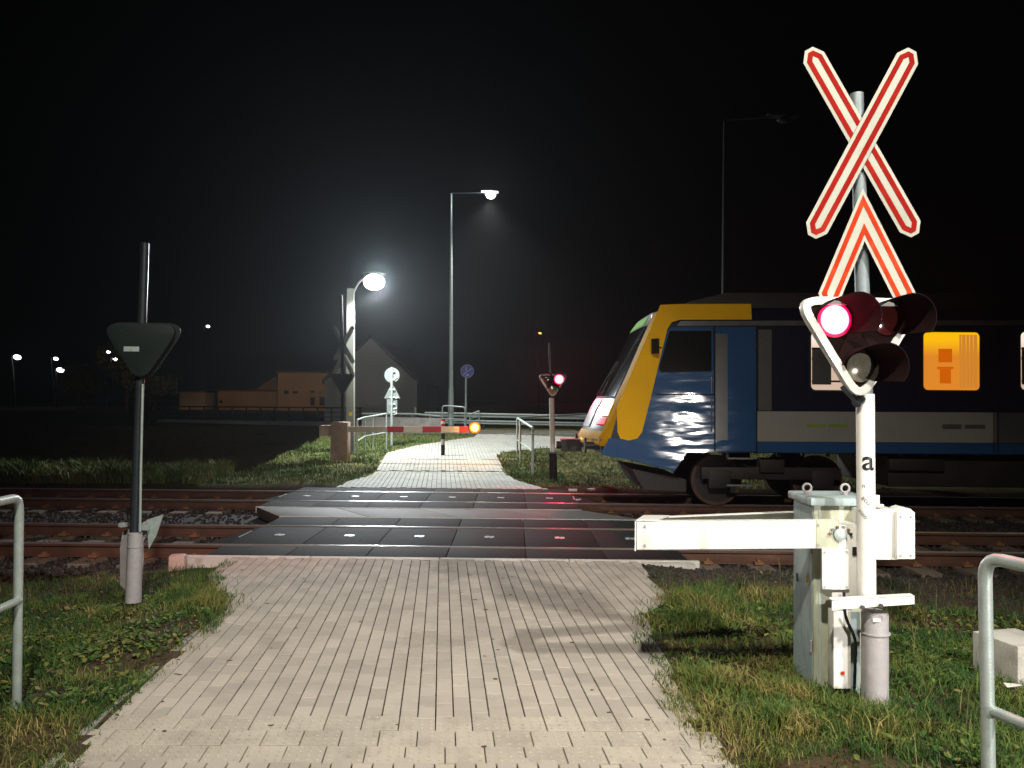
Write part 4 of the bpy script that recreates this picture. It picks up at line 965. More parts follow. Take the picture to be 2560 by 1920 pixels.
light('SPOT', 'bowl_back_light', LC + Vector((0, .4, -.1)), 380, (1, .95, .85), .15, LC + Vector((-.5, 3, -.3)), 110, .6)
light('POINT', 'bowl_glow', LC + Vector((.45, -.6, -.05)), 190, (.86, .95, 1), .15)
mb = MB(); mb.box(W(876, 1035, YC - .2), (.09, .02, .10)); mb.build('number_plate', 'yellow', cp)

# ------------------------------------------------------------------ tall street lamps
def street_lamp(base, top_px, arm_px, lamp_px, Y, label, lit=True, group='tall street lamps'):
    r = thing('street_lamp', base, label, 'street lamp', group)
    t_ = W(*top_px, Y); mb = MB(); k = 8; pts = [Vector(base).lerp(t_, i / k) for i in range(k + 1)]
    mb.tube(pts, .11, 14, r2=.035); mb.build('post', 'steel' if lit else 'matt_black', r)
    mb = MB(); mb.tube([Vector(base), Vector(base) + (t_ - Vector(base)) * .18], .125, 14, r2=.115); mb.build('post_sleeve', 'steel' if lit else 'dark_steel', r)
    c = W(*lamp_px, Y); mb = MB(); mb.tube(bend([t_ + Vector((0, 0, -.1)), t_ + Vector((0, 0, .02)), c + Vector((-.2, 0, .05))], .06), .025, 8); mb.build('arm', 'dark_steel', r)
    mb = MB(); mb.prism([c + Vector((-.34, -.12, .05)), c + Vector((.36, -.12, .03)), c + Vector((.36, .12, .03)), c + Vector((-.34, .12, .05))], (0, 0, .07)); mb.build('lamp_head', 'grey_pipe' if lit else 'matt_black', r, bevel=.02)
    bm = bmesh.new(); bmesh.ops.create_uvsphere(bm, u_segments=16, v_segments=10, radius=1, matrix=Matrix.Translation(c + Vector((.05, 0, -.03)) - r.location) @ Matrix.Diagonal((.20, .16, .17, 1) if lit else (.17, .12, .07, 1)))
    me = bpy.data.meshes.new('bowl_diffuser'); bm.to_mesh(me); bm.free(); me.materials.append(M['lamp_lit'] if lit else M['backboard']); o = bpy.data.objects.new('bowl_diffuser', me); C.objects.link(o); o.parent = r
    return c
YT = 34.0
base = W(1127, 1072, YT); base.z = .44
c = street_lamp(base, (1128, 484), (1200, 483), (1224, 485), YT, 'tall tapered steel street lamp with a lit head, in front of the guardrail')
light('POINT', 'street_lamp_glow', c + Vector((0, -.35, -.1)), 160, (.9, .95, .95), .15)
light('SPOT', 'street_lamp_light', c + Vector((0, -.02, -.25)), 3600, (.95, .97, .90), .15, c + Vector((.2, -3, -9)), 96, .6)
base = W(1812, 1120, 19.0); base.z = 0
street_lamp(base, (1812, 302), (1900, 300), (1955, 297), 19.0, 'unlit street lamp rising dimly behind the train cab', lit=False)

# ------------------------------------------------------------------ signs
b = G(979, 1120)
so = thing('sign_post', b, 'post with a round, a triangular and a square sign all seen from behind', 'traffic sign', 'traffic signs')
Y = b.y
mb = MB(); mb.tube([b, W(979, 918, Y)], .04, 12); mb.build('post', 'steel', so)
mb = MB(); c = W(980, 938, Y + .05); mb.disc(c, (0, 1, 0), .235, .004, 28); mb.build('round_sign', 'sign_back', so)
mb = MB(); mb.prism([W(980, 957, Y + .05), W(1001, 996, Y + .05), W(960, 996, Y + .05)], (0, .004, 0)); mb.build('triangular_sign', 'sign_back', so)
mb = MB(); mb.prism([W(967, 998, Y + .05), W(993, 998, Y + .05), W(993, 1034, Y + .05), W(967, 1034, Y + .05)], (0, .004, 0)); mb.build('square_sign', 'sign_back', so)
for x, yy in ((981, 929), (981, 949), (981, 974), (981, 993), (981, 1010), (981, 1030)):
    mb = MB(); mb.box(W(x, yy, Y + .02), (.17, .05, .025)); mb.build('sign_clamp', 'white', so)
for x, yy in ((990, 944), (992, 994), (988, 1021), (988, 1034)):
    mb = MB(); mb.box(W(x, yy, Y + .03), (.10, .02, .035), rot=Matrix.Rotation(-.3, 3, 'Y')); mb.build('maker_label', 'white', so)
Y = 33.6; p0 = W(1164, 1075, Y); p0.z = .44
bs2 = thing('blue_sign_post', p0, 'round blue shared-path sign with white figures on a slim grey post', 'traffic sign', 'traffic signs')
mb = MB(); mb.tube([p0, W(1165, 942, Y)], .045, 12); mb.build('post', 'steel', bs2)
c = W(1168, 928, Y); mb = MB(); mb.disc(c, (0, -1, 0), .27, .01, 28); bd = mb.build('sign_disc', 'blue_sign', bs2)
def flat(pts, m='white_reflect', nm='mark', par=None):
    mb = MB(); mb.prism([c + Vector((u, -.014, w)) for u, w in pts], (0, .002, 0)); return mb.build(nm, m, par or bd, smooth=False)
mb = MB(); k = 28; mb.prism([c + Vector((math.cos(2 * PI * j / k) * .265, -.013, math.sin(2 * PI * j / k) * .265)) for j in range(k)], (0, .002, 0), hole=[c + Vector((math.cos(2 * PI * j / k) * .245, -.013, math.sin(2 * PI * j / k) * .245)) for j in range(k)]); mb.build('rim', 'white_reflect', bd)
flat([(-.17, -.13), (-.15, -.15), (.17, .10), (.15, .12)], nm='dividing_bar')
flat([(-.07, .02), (-.02, .02), (-.02, .15), (-.07, .15)], nm='walker'); flat([(-.065, .16), (-.025, .16), (-.025, .20), (-.065, .20)], nm='walker_head')
flat([(-.06, -.19), (.09, -.17), (.05, -.10), (-.03, -.12)], nm='bicycle')

# ------------------------------------------------------------------ bollard
b = G(1107, 1138)
bo = thing('bollard', b, 'thin black bollard with white reflective bands and a red cap on the far path', 'bollard')
segs = [(0, .30, 'matt_black'), (.30, .45, 'white_reflect'), (.45, .63, 'matt_black'), (.63, .80, 'white_reflect'), (.80, .90, 'arm_red'), (.90, .97, 'arm_white'), (.97, 1.03, 'orange_reflect')]
for z0, z1, m_ in segs:
    mb = MB(); mb.tube([b + Vector((0, 0, z0 - (.05 if z0 == 0 else 0))), b + Vector((0, 0, z1))], .055, 16); mb.build('post_shaft' if z0 == 0 else ('cap' if z0 > .95 else 'band'), m_, bo)

# ------------------------------------------------------------------ far handrails
hr = thing('handrail', G(893, 1150), 'curved tube handrail with four posts between the concrete pole and the sign post', 'handrail', 'tube handrails along the path')
px_ = [(893, 1143, 1050, 1103), (912, 1128, 1043, 1091), (932, 1122, 1040, 1087), (966, 1120, 1034, 1081)]
top = []; mid = []
for x, yb, yt, ym in px_:
    g_ = G(x, yb + 5); Yg = g_.y; t_ = W(x, yt, Yg); top.append(t_); mid.append(W(x, ym, Yg))
    mb = MB(); mb.tube([g_, t_], .025, 10); mb.build('post', 'steel', hr)
mb = MB(); mb.tube(bend(top, .1), .026, 10); mb.build('top_rail', 'steel', hr)
mb = MB(); mb.tube(bend(mid, .1), .022, 10); mb.build('mid_rail', 'steel', hr)
hr = thing('handrail', G(1332, 1192), 'grey tube handrail turning a corner behind the far red signal', 'handrail', 'tube handrails along the path')
g1 = G(1332, 1192); t1 = W(1332, 1069, g1.y); g2 = G(1301, 1152); t2 = W(1300, 1052, g2.y); g3 = G(1293, 1137); t3 = W(1293, 1045, g3.y); g4 = G(1560, 1118); t4 = W(1560, 1030, g4.y)
for a_, b_ in ((g1, t1), (g2, t2), (g3, t3)):
    mb = MB(); mb.tube([a_, b_], .03, 10); mb.build('post', 'steel', hr)
mb = MB(); mb.tube(bend([t1, t3, t4], .25), .03, 10); mb.build('top_rail', 'steel', hr)
mb = MB(); mb.tube([W(1330, 1127, g1.y), W(1294, 1100, g3.y)], .025, 10); mb.build('mid_rail', 'steel', hr)
hr = thing('handrail', W(1105, 1070, 33.2), 'square-topped tube rail frame around the foot of the tall lamp', 'handrail', 'tube handrails along the path')
mb = MB(); Y = 33.2; mb.tube(bend([W(1105, 1075, Y), W(1106, 1014, Y), W(1163, 1018, Y), W(1162, 1075, Y)], .12), .03, 10); mb.build('frame', 'steel', hr)
mb = MB(); mb.tube([W(1106, 1046, Y), W(1162, 1048, Y)], .02, 8); mb.build('mid_rail', 'steel', hr)

# ------------------------------------------------------------------ guardrail along the road
gr = thing('guardrail', (4, 35.6, .45), 'long double-beam galvanised guardrail along the far road', 'guardrail')
def beam(y0, y1, nm):
    a = W(1062, y0, 35.6); b = W(1062, y1, 35.6); h = a.z - b.z
    prof = [(0, 0), (-.04, -.15), (-.04, -.32), (.02, -.5), (-.04, -.68), (-.04, -.85), (0, -1)]
    mb = MB(); X0, X1 = a.x, 26.0; zz = lambda X: a.z - (X - a.x) * .013
    vs = []; n = len(prof)
    for X in (X0, X1):
        for o_, q in prof: vs.append((X, 35.6 + o_, zz(X) + q * h))
    for X in (X0, X1):
        for o_, q in prof: vs.append((X, 35.63 + o_, zz(X) + q * h))
    fs = [(i, i + 1, n + i + 1, n + i) for i in range(n - 1)] + [(2 * n + i, 3 * n + i, 3 * n + i + 1, 2 * n + i + 1) for i in range(n - 1)]
    fs += [(0, n, 3 * n, 2 * n), (n - 1, 3 * n - 1, 4 * n - 1, 2 * n - 1)]
    mb.add(vs, fs); mb.build(nm, 'steel', gr)
beam(1029.5, 1041, 'upper_beam'); beam(1047, 1058, 'lower_beam')
for k in range(14):
    X = -3.2 + k * 2; mb = MB(); mb.box((X, 35.72, .78), (.07, .12, .9)); mb.build('post', 'dark_steel', gr)
# mesh end panel beside the amber lamp
Y = 33.0; mp = thing('mesh_panel', W(1187, 1070, Y), 'small pale mesh panel with a slanted top right of the blue sign post', 'fence panel')
fr = [W(1174, 1036, Y), W(1198, 1027, Y), W(1198, 1070, Y), W(1174, 1070, Y)]
mb = MB()
for a_, b_ in zip(fr, fr[1:] + fr[:1]): mb.tube([a_, b_], .025, 8)
mb.build('frame', 'steel', mp)
for k in range(5):
    mb = MB(); t = (k + 1) / 6; mb.tube([fr[0].lerp(fr[3], t), fr[1].lerp(fr[2], t)], .014, 6); mb.build('wire', 'steel', mp)
# parapet wall and railing on the left
pw_ = thing('parapet_wall', (W(1000, 1065, 33).x, 33, .3), 'weathered low concrete parapet wall left of the tall lamp', 'wall')
mb = MB(); a = W(905, 1042, 33.4); b = W(1103, 1046, 33.2); mb.prism([a, b, Vector((b.x, b.y, .3)), Vector((a.x, a.y, .3))], (0, .3, 0)); mb.build('wall', 'pale_concrete', pw_, bevel=.02)
mb = MB(); mb.tube([W(905, 1034, 33.4), W(1040, 1035, 33.3), W(1103, 1041, 33.2)], .035, 8); mb.build('top_rail', 'steel', pw_)
for x in (940, 985, 1030, 1075):
    mb = MB(); mb.tube([W(x, 1035.5, 33.35), W(x, 1050, 33.35)], .025, 8); mb.build('post', 'steel', pw_)
mb = MB(); mb.tube([W(1037, 1036, 34.5), W(1037, 1018, 34.5)], .06, 10); o = mb.build('marker_post', 'sign_back'); tag(o, 'short pale marker post rising behind the parapet wall', 'marker post')
# bridge deck with a railing
br = thing('bridge_railing', (W(650, 1060, 38).x, 38, .3), 'dark steel railing along the bridge in front of the orange houses', 'railing')
xa, xb = 395, 905
def RL(x, y0, y1): return W(x, y0 + (y1 - y0) * (x - xa) / (xb - xa), 38 + 6 * (xb - x) / (xb - xa))
for nm, y0, y1, r in (('top_rail', 1016, 1020, .035), ('mid_rail', 1029, 1031, .02), ('low_rail', 1040, 1043, .02)):
    mb = MB(); mb.tube([RL(x, y0, y1) for x in range(xa, xb + 1, 30)], r, 6); mb.build(nm, 'dark_steel', br)
for k in range(15):
    x = xa + 8 + k * 35.5; mb = MB(); mb.tube([RL(x, 1016.5, 1020.5), RL(x, 1050, 1058)], .04, 6); mb.build('post', 'dark_steel', br)
mb = MB(); A = RL(xa, 1049, 1057); B = RL(xb, 1049, 1057); mb.prism([A, B, B + Vector((0, 0, -.3)), A + Vector((0, 0, -.3))], (0, 1.2, 0)); mb.build('deck_edge', 'concrete', br)

# ------------------------------------------------------------------ houses
def house(name, label, pxs, Y, dep, m, windows=(), gable=None, cat='house', wm='window_dark'):
    x0, y0, x1, y1 = pxs; a = W(x0, y0, Y); b = W(x1, y0, Y)
    h = thing(name, ((a.x + b.x) / 2, Y, .3), label, cat)
    z0 = .1
    if gable:
        gp = W(gable[0], gable[1], Y); ap_ = Vector((gp.x, Y, gp.z))
        mb = MB(); mb.prism([(a.x, Y, z0), (b.x, Y, z0), (b.x, Y, a.z), ap_, (a.x, Y, a.z)], (0, dep, 0)); mb.build('wall', m, h)
        mb = MB()
        for s_, q in ((-1, a), (1, b)):
            e_ = Vector((q.x, Y - .1, a.z)); dd = (e_ - ap_); e2 = ap_ + dd * 1.05 + Vector((0, 0, .0)); tt = Vector((0, 0, .22))
            p0_, p1_ = Vector((ap_.x, Y - .1, ap_.z + .02)), Vector((e2.x, Y - .1, e2.z + .02)); mb.prism([p0_, p1_, p1_ + tt, p0_ + tt], (0, dep + .2, 0))
        mb.build('roof', 'roof', h)
    else:
        mb = MB(); mb.box(((a.x + b.x) / 2, Y + dep / 2, (a.z + z0) / 2), (b.x - a.x, dep, a.z - z0)); mb.build('wall', m, h)
        mb = MB(); mb.box(((a.x + b.x) / 2, Y + dep / 2, a.z + .11), (b.x - a.x + .3, dep + .3, .2)); mb.build('roof', 'roof', h)
    for (u0, v0, u1, v1) in windows:
        p = W(u0, v0, Y - .03); q = W(u1, v1, Y - .03); mb = MB(); mb.box(((p.x + q.x) / 2, Y - .02, (p.z + q.z) / 2), (q.x - p.x, .06, p.z - q.z)); fr_ = mb.build('window', 'wood', h)
        mb = MB(); mb.box(((p.x + q.x) / 2, Y - .06, (p.z + q.z) / 2), ((q.x - p.x) * .8, .03, (p.z - q.z) * .85)); mb.build('pane', wm, fr_)
    return h
house('house', 'tall orange-lit house with two rows of small dark windows behind the bridge', (695, 932, 826, 1015), 90, 9, 'plaster_orange', [(710, 976, 721, 986), (731, 978, 744, 984), (775, 976, 787, 982), (799, 976, 811, 984), (776, 993, 787, 1014), (799, 991, 812, 1014)])
house('low_house', 'long low orange-lit building left of the tall orange house', (545, 978, 693, 1015), 92, 7, 'plaster_orange', [(548, 1001, 556, 1008)], gable=None, cat='low building')
house('shed', 'pale dim garden shed at the left end of the orange buildings', (449, 981, 513, 1013), 91, 5, 'plaster_pale', cat='shed')
house('side_house', 'orange-lit gable end between the low building and the tall house', (640, 975, 694, 1015), 96, 6, 'plaster_orange', gable=(693, 942), cat='house')
house('house', 'large pale gabled house rising dimly behind the concrete pole', (812, 955, 1043, 1036), 46, 12, 'plaster_pale', gable=(926, 846))
light('SPOT', 'sodium_light', W(640, 940, 76), 420, (1, .52, .20), .3, W(700, 990, 92), 120, .9)
light('SPOT', 'sodium_light', W(790, 900, 74), 520, (1, .56, .24), .3, W(780, 985, 92), 110, .9)

# distant street lamps
def dist_lamp(px, py, Y, r, m, label, grp='distant lamps'):
    c = W(px, py, Y); b0 = Vector((c.x, c.y + .0, .3)); h = thing('distant_lamp', b0, label, 'street lamp', grp)
    mb = MB(); mb.tube([b0, c + Vector((-.6, 0, .1))], .07, 6); mb.build('post', 'dark_steel', h)
    mb = MB(); mb.tube([c + Vector((-.6, 0, .1)), c + Vector((-r * .6, 0, .1))], .05, 6); mb.build('arm', 'dark_steel', h)
    bm = bmesh.new(); bmesh.ops.create_uvsphere(bm, u_segments=12, v_segments=8, radius=1, matrix=Matrix.Translation(c - b0) @ Matrix.Rotation(.2, 4, 'Y') @ Matrix.Diagonal((r, r * .5, r * .6, 1)))
    me = bpy.data.meshes.new('lamp'); bm.to_mesh(me); bm.free(); me.materials.append(M[m]); o = bpy.data.objects.new('lamp', me); C.objects.link(o); o.parent = h
dist_lamp(43, 893, 90, .42, 'lamp_far', 'brightest of the distant lamps at the far left edge')
dist_lamp(140, 897, 100, .30, 'lamp_far', 'distant white lamp directly above a smaller oblong one')
dist_lamp(151, 925, 100, .45, 'lamp_far', 'small oblong distant light under another lamp at left')
dist_lamp(271, 880, 110, .26, 'lamp_far', 'upper of two distant lamps touching the dark signal board')
dist_lamp(288, 898, 110, .30, 'lamp_far', 'lower of two distant lamps touching the dark signal board')
dist_lamp(520, 816, 120, .28, 'lamp_far', 'lone distant lamp high above the orange buildings')
dist_lamp(1350, 833, 110, .22, 'lamp_far_orange', 'tiny orange lamp above the far red signal')

# trees: dim crowns behind the lamps
def tree(loc, h, r, label, seed, n=1400, m='grass_far'):
    rd = random.Random(seed); T = thing('tree', loc, label, 'tree', 'trees in the dark')
    L0 = Vector(loc); mb = MB(); mb.tube([L0, L0 + Vector((.1, 0, h * .35)), L0 + Vector((-.05, 0, h * .6))], .2, 8, r2=.08)
    for k in range(6):
        a = rd.uniform(0, 6.28); s_ = L0 + Vector((0, 0, h * rd.uniform(.35, .55))); mb.tube([s_, s_ + Vector((math.cos(a) * r * .6, math.sin(a) * r * .6, h * .25))], .06, 6, r2=.02)
    mb.build('trunk', 'bark', T)
    mb = MB(); tones = []; cl = [(rd.uniform(-.6, .6) * r, rd.uniform(-.6, .6) * r, h * rd.uniform(.45, .92), r * rd.uniform(.3, .5)) for _ in range(12)]
    for k in range(n):
        cx, cy, cz, cr_ = rd.choice(cl); d_ = Vector((rd.gauss(0, 1), rd.gauss(0, 1), rd.gauss(0, 1))).normalized() * cr_ * rd.uniform(.6, 1.05); c_ = L0 + Vector((cx, cy, cz)) + d_
        s_ = rd.uniform(.10, .22); R_ = Euler((rd.uniform(0, 6), rd.uniform(0, 6), rd.uniform(0, 6))).to_matrix()
        mb.add([c_ + R_ @ Vector(q) * s_ for q in ((-1, 0, 0), (0, .5, 0), (1, 0, 0), (0, -.5, 0))], [(0, 1, 2, 3)]); tones += [rd.uniform(.0, .5)] * 4
    me = bpy.data.meshes.new('crown'); me.from_pydata([tuple(Vector(v) - L0) for v in mb.v], [], mb.f); at = me.attributes.new('tone', 'FLOAT', 'POINT'); at.data.foreach_set('value', tones); me.materials.append(M[m])
    o = bpy.data.objects.new('crown', me); C.objects.link(o); o.parent = T
for i, (x, yb, Y, h, r, lb_) in enumerate(((315, 1010, 80, 6.2, 3.2, 'dim orange-tinted tree behind the dark signal board'), (385, 1010, 84, 3.6, 2.2, 'low dark bush-like tree left of the pale shed'), (215, 1015, 88, 4.6, 2.6, 'dark tree below the distant lamps at left'))):
    p = W(x, yb, Y); tree((p.x, Y, .3), h, r, lb_, i + 3)
light('SPOT', 'sodium_light', W(330, 905, 70), 260, (1, .42, .06), .3, W(312, 945, 80), 110, .9)

# ------------------------------------------------------------------ train
YN, YR = 13.66, 16.46
def tpx(x, y, Y=YN): v = W(x, y, Y); return v
tn = thing('train', (6, TY(15.06, 6), 0), 'blue and white railcar with a yellow sloping cab end passing on the far track', 'train')
def side(pts, th=.006, proud=.0, name='panel', m='train_blue', par=None, bev=0, label=None, far=False):
    mb = MB(); P = [tpx(x, y) for x, y in pts]
    for v in P: v.y = TY(YN, v.x) - proud
    mb.prism(P, (0, th, 0)); return mb.build(name, m, par or tn, bevel=bev, label=label)
XE = 14.0
# shell built from stations along z: front edge position at the near side and how far the middle bulges forward
st = [(0.60, 2.62, .0), (0.78, 1.95, .1), (.92, 1.52, .28), (1.10, 1.50, .30), (1.30, 1.56, .26), (1.62, 1.66, .22), (2.07, 1.86, .14), (2.6, 2.07, .08), (3.02, 2.24, .04), (3.24, 2.36, .0), (3.30, 2.60, .0)]
nw = 13; vs = []; fs = []
def hw(z): return 1.40 if z < 3.05 else 1.40 - (z - 3.05) * 1.0
for (z, xe, bl) in st:
    for j in range(nw):
        w_ = -1 + 2 * j / (nw - 1); X = xe - bl * (1 - w_ * w_) + (.10 * abs(w_) ** 6); Yy = 15.06 + w_ * hw(z); vs.append((X, TY(Yy, X), z))
ns = len(st)
for i in range(ns - 1):
    for j in range(nw - 1): fs.append((i * nw + j, i * nw + j + 1, (i + 1) * nw + j + 1, (i + 1) * nw + j))
front_n = len(vs)
# body behind the front
nb = MB(); nb.add(vs, fs)
bv = []; bfs = []
for (z, xe, bl) in st:
    for s_ in (-1, 1):
        X = xe + .10; bv.append((X, TY(15.06 + s_ * hw(z), X), z))
    for s_ in (-1, 1): bv.append((XE, TY(15.06 + s_ * hw(z), XE), z))
for i in range(2, ns - 1):
    a = i * 4; b = a + 4
    bfs += [(a, a + 2, b + 2, b), (a + 1, b + 1, b + 3, a + 3), (a + 2, a + 3, b + 3, b + 2)]
a = (ns - 1) * 4; bfs.append((a, a + 2, a + 3, a + 1)); a = 2 * 4; bfs.append((a, a + 1, a + 3, a + 2))
front = nb.build('cab_front', 'train_white', tn, label='sloping pale cab nose')
sb_ = MB(); sb_.add(bv, bfs); body = sb_.build('body', 'train_navy', tn, smooth=False)
# windscreen on the nose, following its curve
def nose(z, w_, out=.012):
    for (z0, x0, b0_), (z1, x1, b1_) in zip(st, st[1:]):
        if z0 <= z <= z1:
            t = (z - z0) / (z1 - z0); xe = x0 + (x1 - x0) * t; bl = b0_ + (b1_ - b0_) * t
            X = xe - bl * (1 - w_ * w_) + .10 * abs(w_) ** 6 - out; return Vector((X, TY(15.06 + w_ * hw(z), X), z))
def nose_patch(z0, z1, w0, w1, m, name, out=.012, nz=6, nww=8, par=None, slant=0):
    mb = MB(); v_ = []; f_ = []
    for i in range(nz + 1):
        for j in range(nww + 1):
            z = z0 + (z1 - z0) * i / nz; w_ = (w0 + (w1 - w0) * j / nww); v_.append(nose(z, max(-1, min(1, w_ * (1 - slant * (z - z0)))), out))
    for i in range(nz):
        for j in range(nww): f_.append((i * (nww + 1) + j, i * (nww + 1) + j + 1, (i + 1) * (nww + 1) + j + 1, (i + 1) * (nww + 1) + j))
    mb.add(v_, f_); return mb.build(name, m, par or tn)
nose_patch(1.80, 3.0, -.80, .80, 'train_glass', 'windscreen')
nose_patch(3.03, 3.2, -.55, .55, 'green_led', 'destination_display', nz=2)
nose_patch(1.0, 3.22, -1.0, -.84, 'train_yellow', 'front_pillar', .014, 12, 4)
nose_patch(1.0, 3.22, .84, 1.0, 'train_yellow', 'front_pillar', .014, 12, 4)
nose_patch(1.02, 1.25, -.84, .84, 'train_yellow', 'bumper_band', .013, 2, 8)
nose_patch(.62, 1.0, -1.0, 1.0, 'train_blue', 'front_skirt', .014, 6, 8)
for w_ in (-.70, .70):
    nose_patch(1.50, 1.72, w_ - .16, w_ + .16, 'head_white', 'headlight', .02, 2, 4)
    nose_patch(1.36, 1.47, w_ - .14, w_ + .14, 'tail_red', 'tail_light', .02, 2, 4)
nose_patch(1.30, 1.78, -.40, .40, 'train_grey', 'nose_hatch', .016, 3, 6)
mb = MB(); c = nose(.95, 0); mb.box(c + Vector((-.16, 0, 0)), (.36, .34, .22)); mb.tube([c + Vector((-.1, 0, 0)), c + Vector((-.42, 0, 0))], .07, 10); mb.build('coupler', 'train_dark', tn)
for s_ in (-.72, .72):
    c = nose(1.0, s_); mb = MB(); mb.tube([c, c + Vector((-.14, 0, 0))], .06, 12); mb.disc(c + Vector((-.13, 0, 0)), (-1, 0, 0), .13, .03, 16); mb.build('buffer', 'train_dark', tn)
# side panels, near side
side([(1560, 1010), (1612, 1030), (1665, 830), (1675, 818), (1780, 818), (1785, 1128), (1716, 1130), (1684, 1178), (1575, 1149), (1500, 1137), (1522, 1095), (1545, 1098)], .006, .005, 'cab_side', 'train_blue', label='blue cab side panel dipping towards the bogie')
side([(1785, 818), (1888, 818), (1888, 1028), (1888, 1128), (1785, 1128)], .006, .004, 'door_panel', 'train_blue')
yel = [(1650, 763), (1700, 761), (1874, 761), (1876, 800), (1700, 800), (1678, 806), (1667, 823), (1648, 900), (1628, 985), (1604, 1080), (1592, 1096), (1570, 1101), (1550, 1096), (1543, 1080), (1541, 1020), (1562, 968), (1600, 880)]
mb = MB()
P = [tpx(x, y) for x, y in yel]
for v in P:
    z = v.z; v.y = TY(15.06 - hw(min(z, 3.05)), v.x) - .012
mb.prism(P, (0, .010, 0)); mb.build('yellow_frame', 'train_yellow', tn, label='yellow cab pillar and roof edge', smooth=False)
win = [(1672, 828), (1776, 828), (1776, 928), (1652, 932), (1646, 922)]
side(win, .006, .016, 'cab_window', 'train_glass')
side([(1700, 803), (2560, 803), (2700, 803), (2700, 815), (1690, 815)], .006, .013, 'cantrail', 'train_grey')
for nm, x0, x1, y0, y1 in (('door_post', 1786, 1816, 835, 1100), ('door_post', 1891, 1925, 825, 1026)):
    side([(x0, y0), (x1, y0), (x1, y1), (x0, y1)], .006, .014, nm, 'train_grey')
side([(1890, 1028), (2475, 1031), (2475, 1106), (1890, 1103)], .006, .011, 'white_band', 'train_white')
side([(2475, 1031), (3100, 1033), (3100, 1110), (2475, 1106)], .006, .010, 'grey_band', 'train_grey')
side([(1890, 1104), (3100, 1111), (3100, 1138), (1890, 1130)], .006, .009, 'lower_band', 'train_blue')
side([(2010, 1061), (2110, 1061), (2108, 1068), (2012, 1068)], .002, .0135, 'green_lettering', 'green_mark' if 'green_mark' in M else 'train_grey') if False else None
M['green_mark'] = mat('green_mark', (.20, .30, .03), .4); M['dark_mark'] = mat('dark_mark', (.09, .085, .08), .4)
for x0, x1, y0, y1, m_ in ((2012, 2058, 1060, 1067, 'green_mark'), (2066, 2112, 1060, 1067, 'green_mark'), (2345, 2392, 1060, 1072, 'dark_mark'), (2400, 2450, 1061, 1071, 'dark_mark')):
    side([(x0, y0), (x1, y0), (x1, y1), (x0, y1)], .002, .0135, 'faded_marking', m_)
# lit windows: flat panes that glow in place of a lit saloon
for (x0, x1, cm, nm) in ((2022, 2166, 'cabin_white', 'w'), (2298, 2437, 'cabin_amber', 'a'), (2536, 2680, 'cabin_white', 'w')):
    a = tpx(x0, 832); b = tpx(x1, 976); cx, cz = (a.x + b.x) / 2, (a.z + b.z) / 2; w_, h_ = b.x - a.x, a.z - b.z
    yy = TY(YN, cx)
    def rr(w__, h__, r=.07, k=4):
        o = []
        for sx, sz, a0 in ((1, 1, 0), (-1, 1, PI / 2), (-1, -1, PI), (1, -1, 3 * PI / 2)):
            for j in range(k + 1): aa = a0 + PI / 2 * j / k; o.append((sx * (w__ / 2 - r) + r * math.cos(aa), sz * (h__ / 2 - r) + r * math.sin(aa)))
        return o
    mb = MB(); mb.prism([(cx + u, yy - .016, cz + v) for u, v in rr(w_ + .06, h_ + .06, .09)], (0, .012, 0), hole=[(cx + u, yy - .016, cz + v) for u, v in rr(w_, h_)]); wf = mb.build('window', 'train_dark', tn)
    mb = MB(); mb.prism([(cx + u, yy - .010, cz + v) for u, v in rr(w_, h_)], (0, .004, 0)); mb.build('pane', cm, wf, label='lit window pane')
    if nm == 'a':
        for sx, sw, z0, z1, mm in ((-.10, .22, -.02, .20, 'seat_amber'), (-.10, .18, -.36, -.12, 'seat_amber'), (-.1, .26, -.13, -.09, 'seat_amber')):
            mb = MB(); mb.box((cx + sx, yy - .0125, cz + (z0 + z1) / 2), (sw, .003, z1 - z0)); mb.build('seat_shape', mm, wf)
        M.setdefault('curtain_amber', emis('curtain_amber', (1, .36, .04), .62))  # curtain glows by itself, saloon light put into its emission
        mb = MB()
        n_ = 16; x0_, x1_ = cx + w_ * .14, cx + w_ * .47; top_ = [(x0_ + (x1_ - x0_) * k / n_, yy - .0135 - .006 * math.sin(k * 1.9), cz + h_ * .46) for k in range(n_ + 1)]
        mb.add(top_ + [(a_, b_, cz - h_ * .46) for a_, b_, c_ in top_], [(k, k + 1, n_ + 2 + k, n_ + 1 + k) for k in range(n_)])
        mb.build('curtain', 'curtain_amber', wf)
    else:
        for z0, z1 in ((.18, .22), (.02, .06), (-.34, -.31)):
            mb = MB(); mb.box((cx, yy - .0125, cz + (z0 + z1) / 2), (w_ - .02, .003, z1 - z0)); mb.build('window_bar', 'train_dark', wf)
        mb = MB(); mb.box((cx - w_ * .32, yy - .0135, cz - .1), (w_ * .33, .003, h_ * .6)); mb.build('blind', 'train_grey', wf)
# seams, handles and trim on the cab side
for (x0, y0, x1, y1) in ((1783, 818, 1786, 1128), (1886, 818, 1889, 1128), (1640, 985, 1783, 988), (1889, 812, 1892, 1028), (2190, 816, 2192, 1028), (2286, 816, 2288, 1028), (2470, 816, 2473, 1130), (2480, 816, 2483, 1130)):
    side([(x0, y0), (x1, y0), (x1, y1), (x0, y1)], .004, .0165, 'panel_seam', 'matt_black')
for x, y0, y1 in ((1779, 940, 1080), (1893, 900, 1010)):
    a = tpx(x, y0, 13.60); b = tpx(x, y1, 13.60); mb = MB(); mb.tube(bend([a + Vector((0, .04, 0)), a, b, b + Vector((0, .04, 0))], .03), .013, 8); mb.build('grab_handle', 'train_grey', tn)
for k in range(3):
    a = tpx(1668, 1040 + k * 14, 13.63); mb = MB(); mb.box(a, (.5, .01, .02), TS); mb.build('vent_slat', 'matt_black', tn)
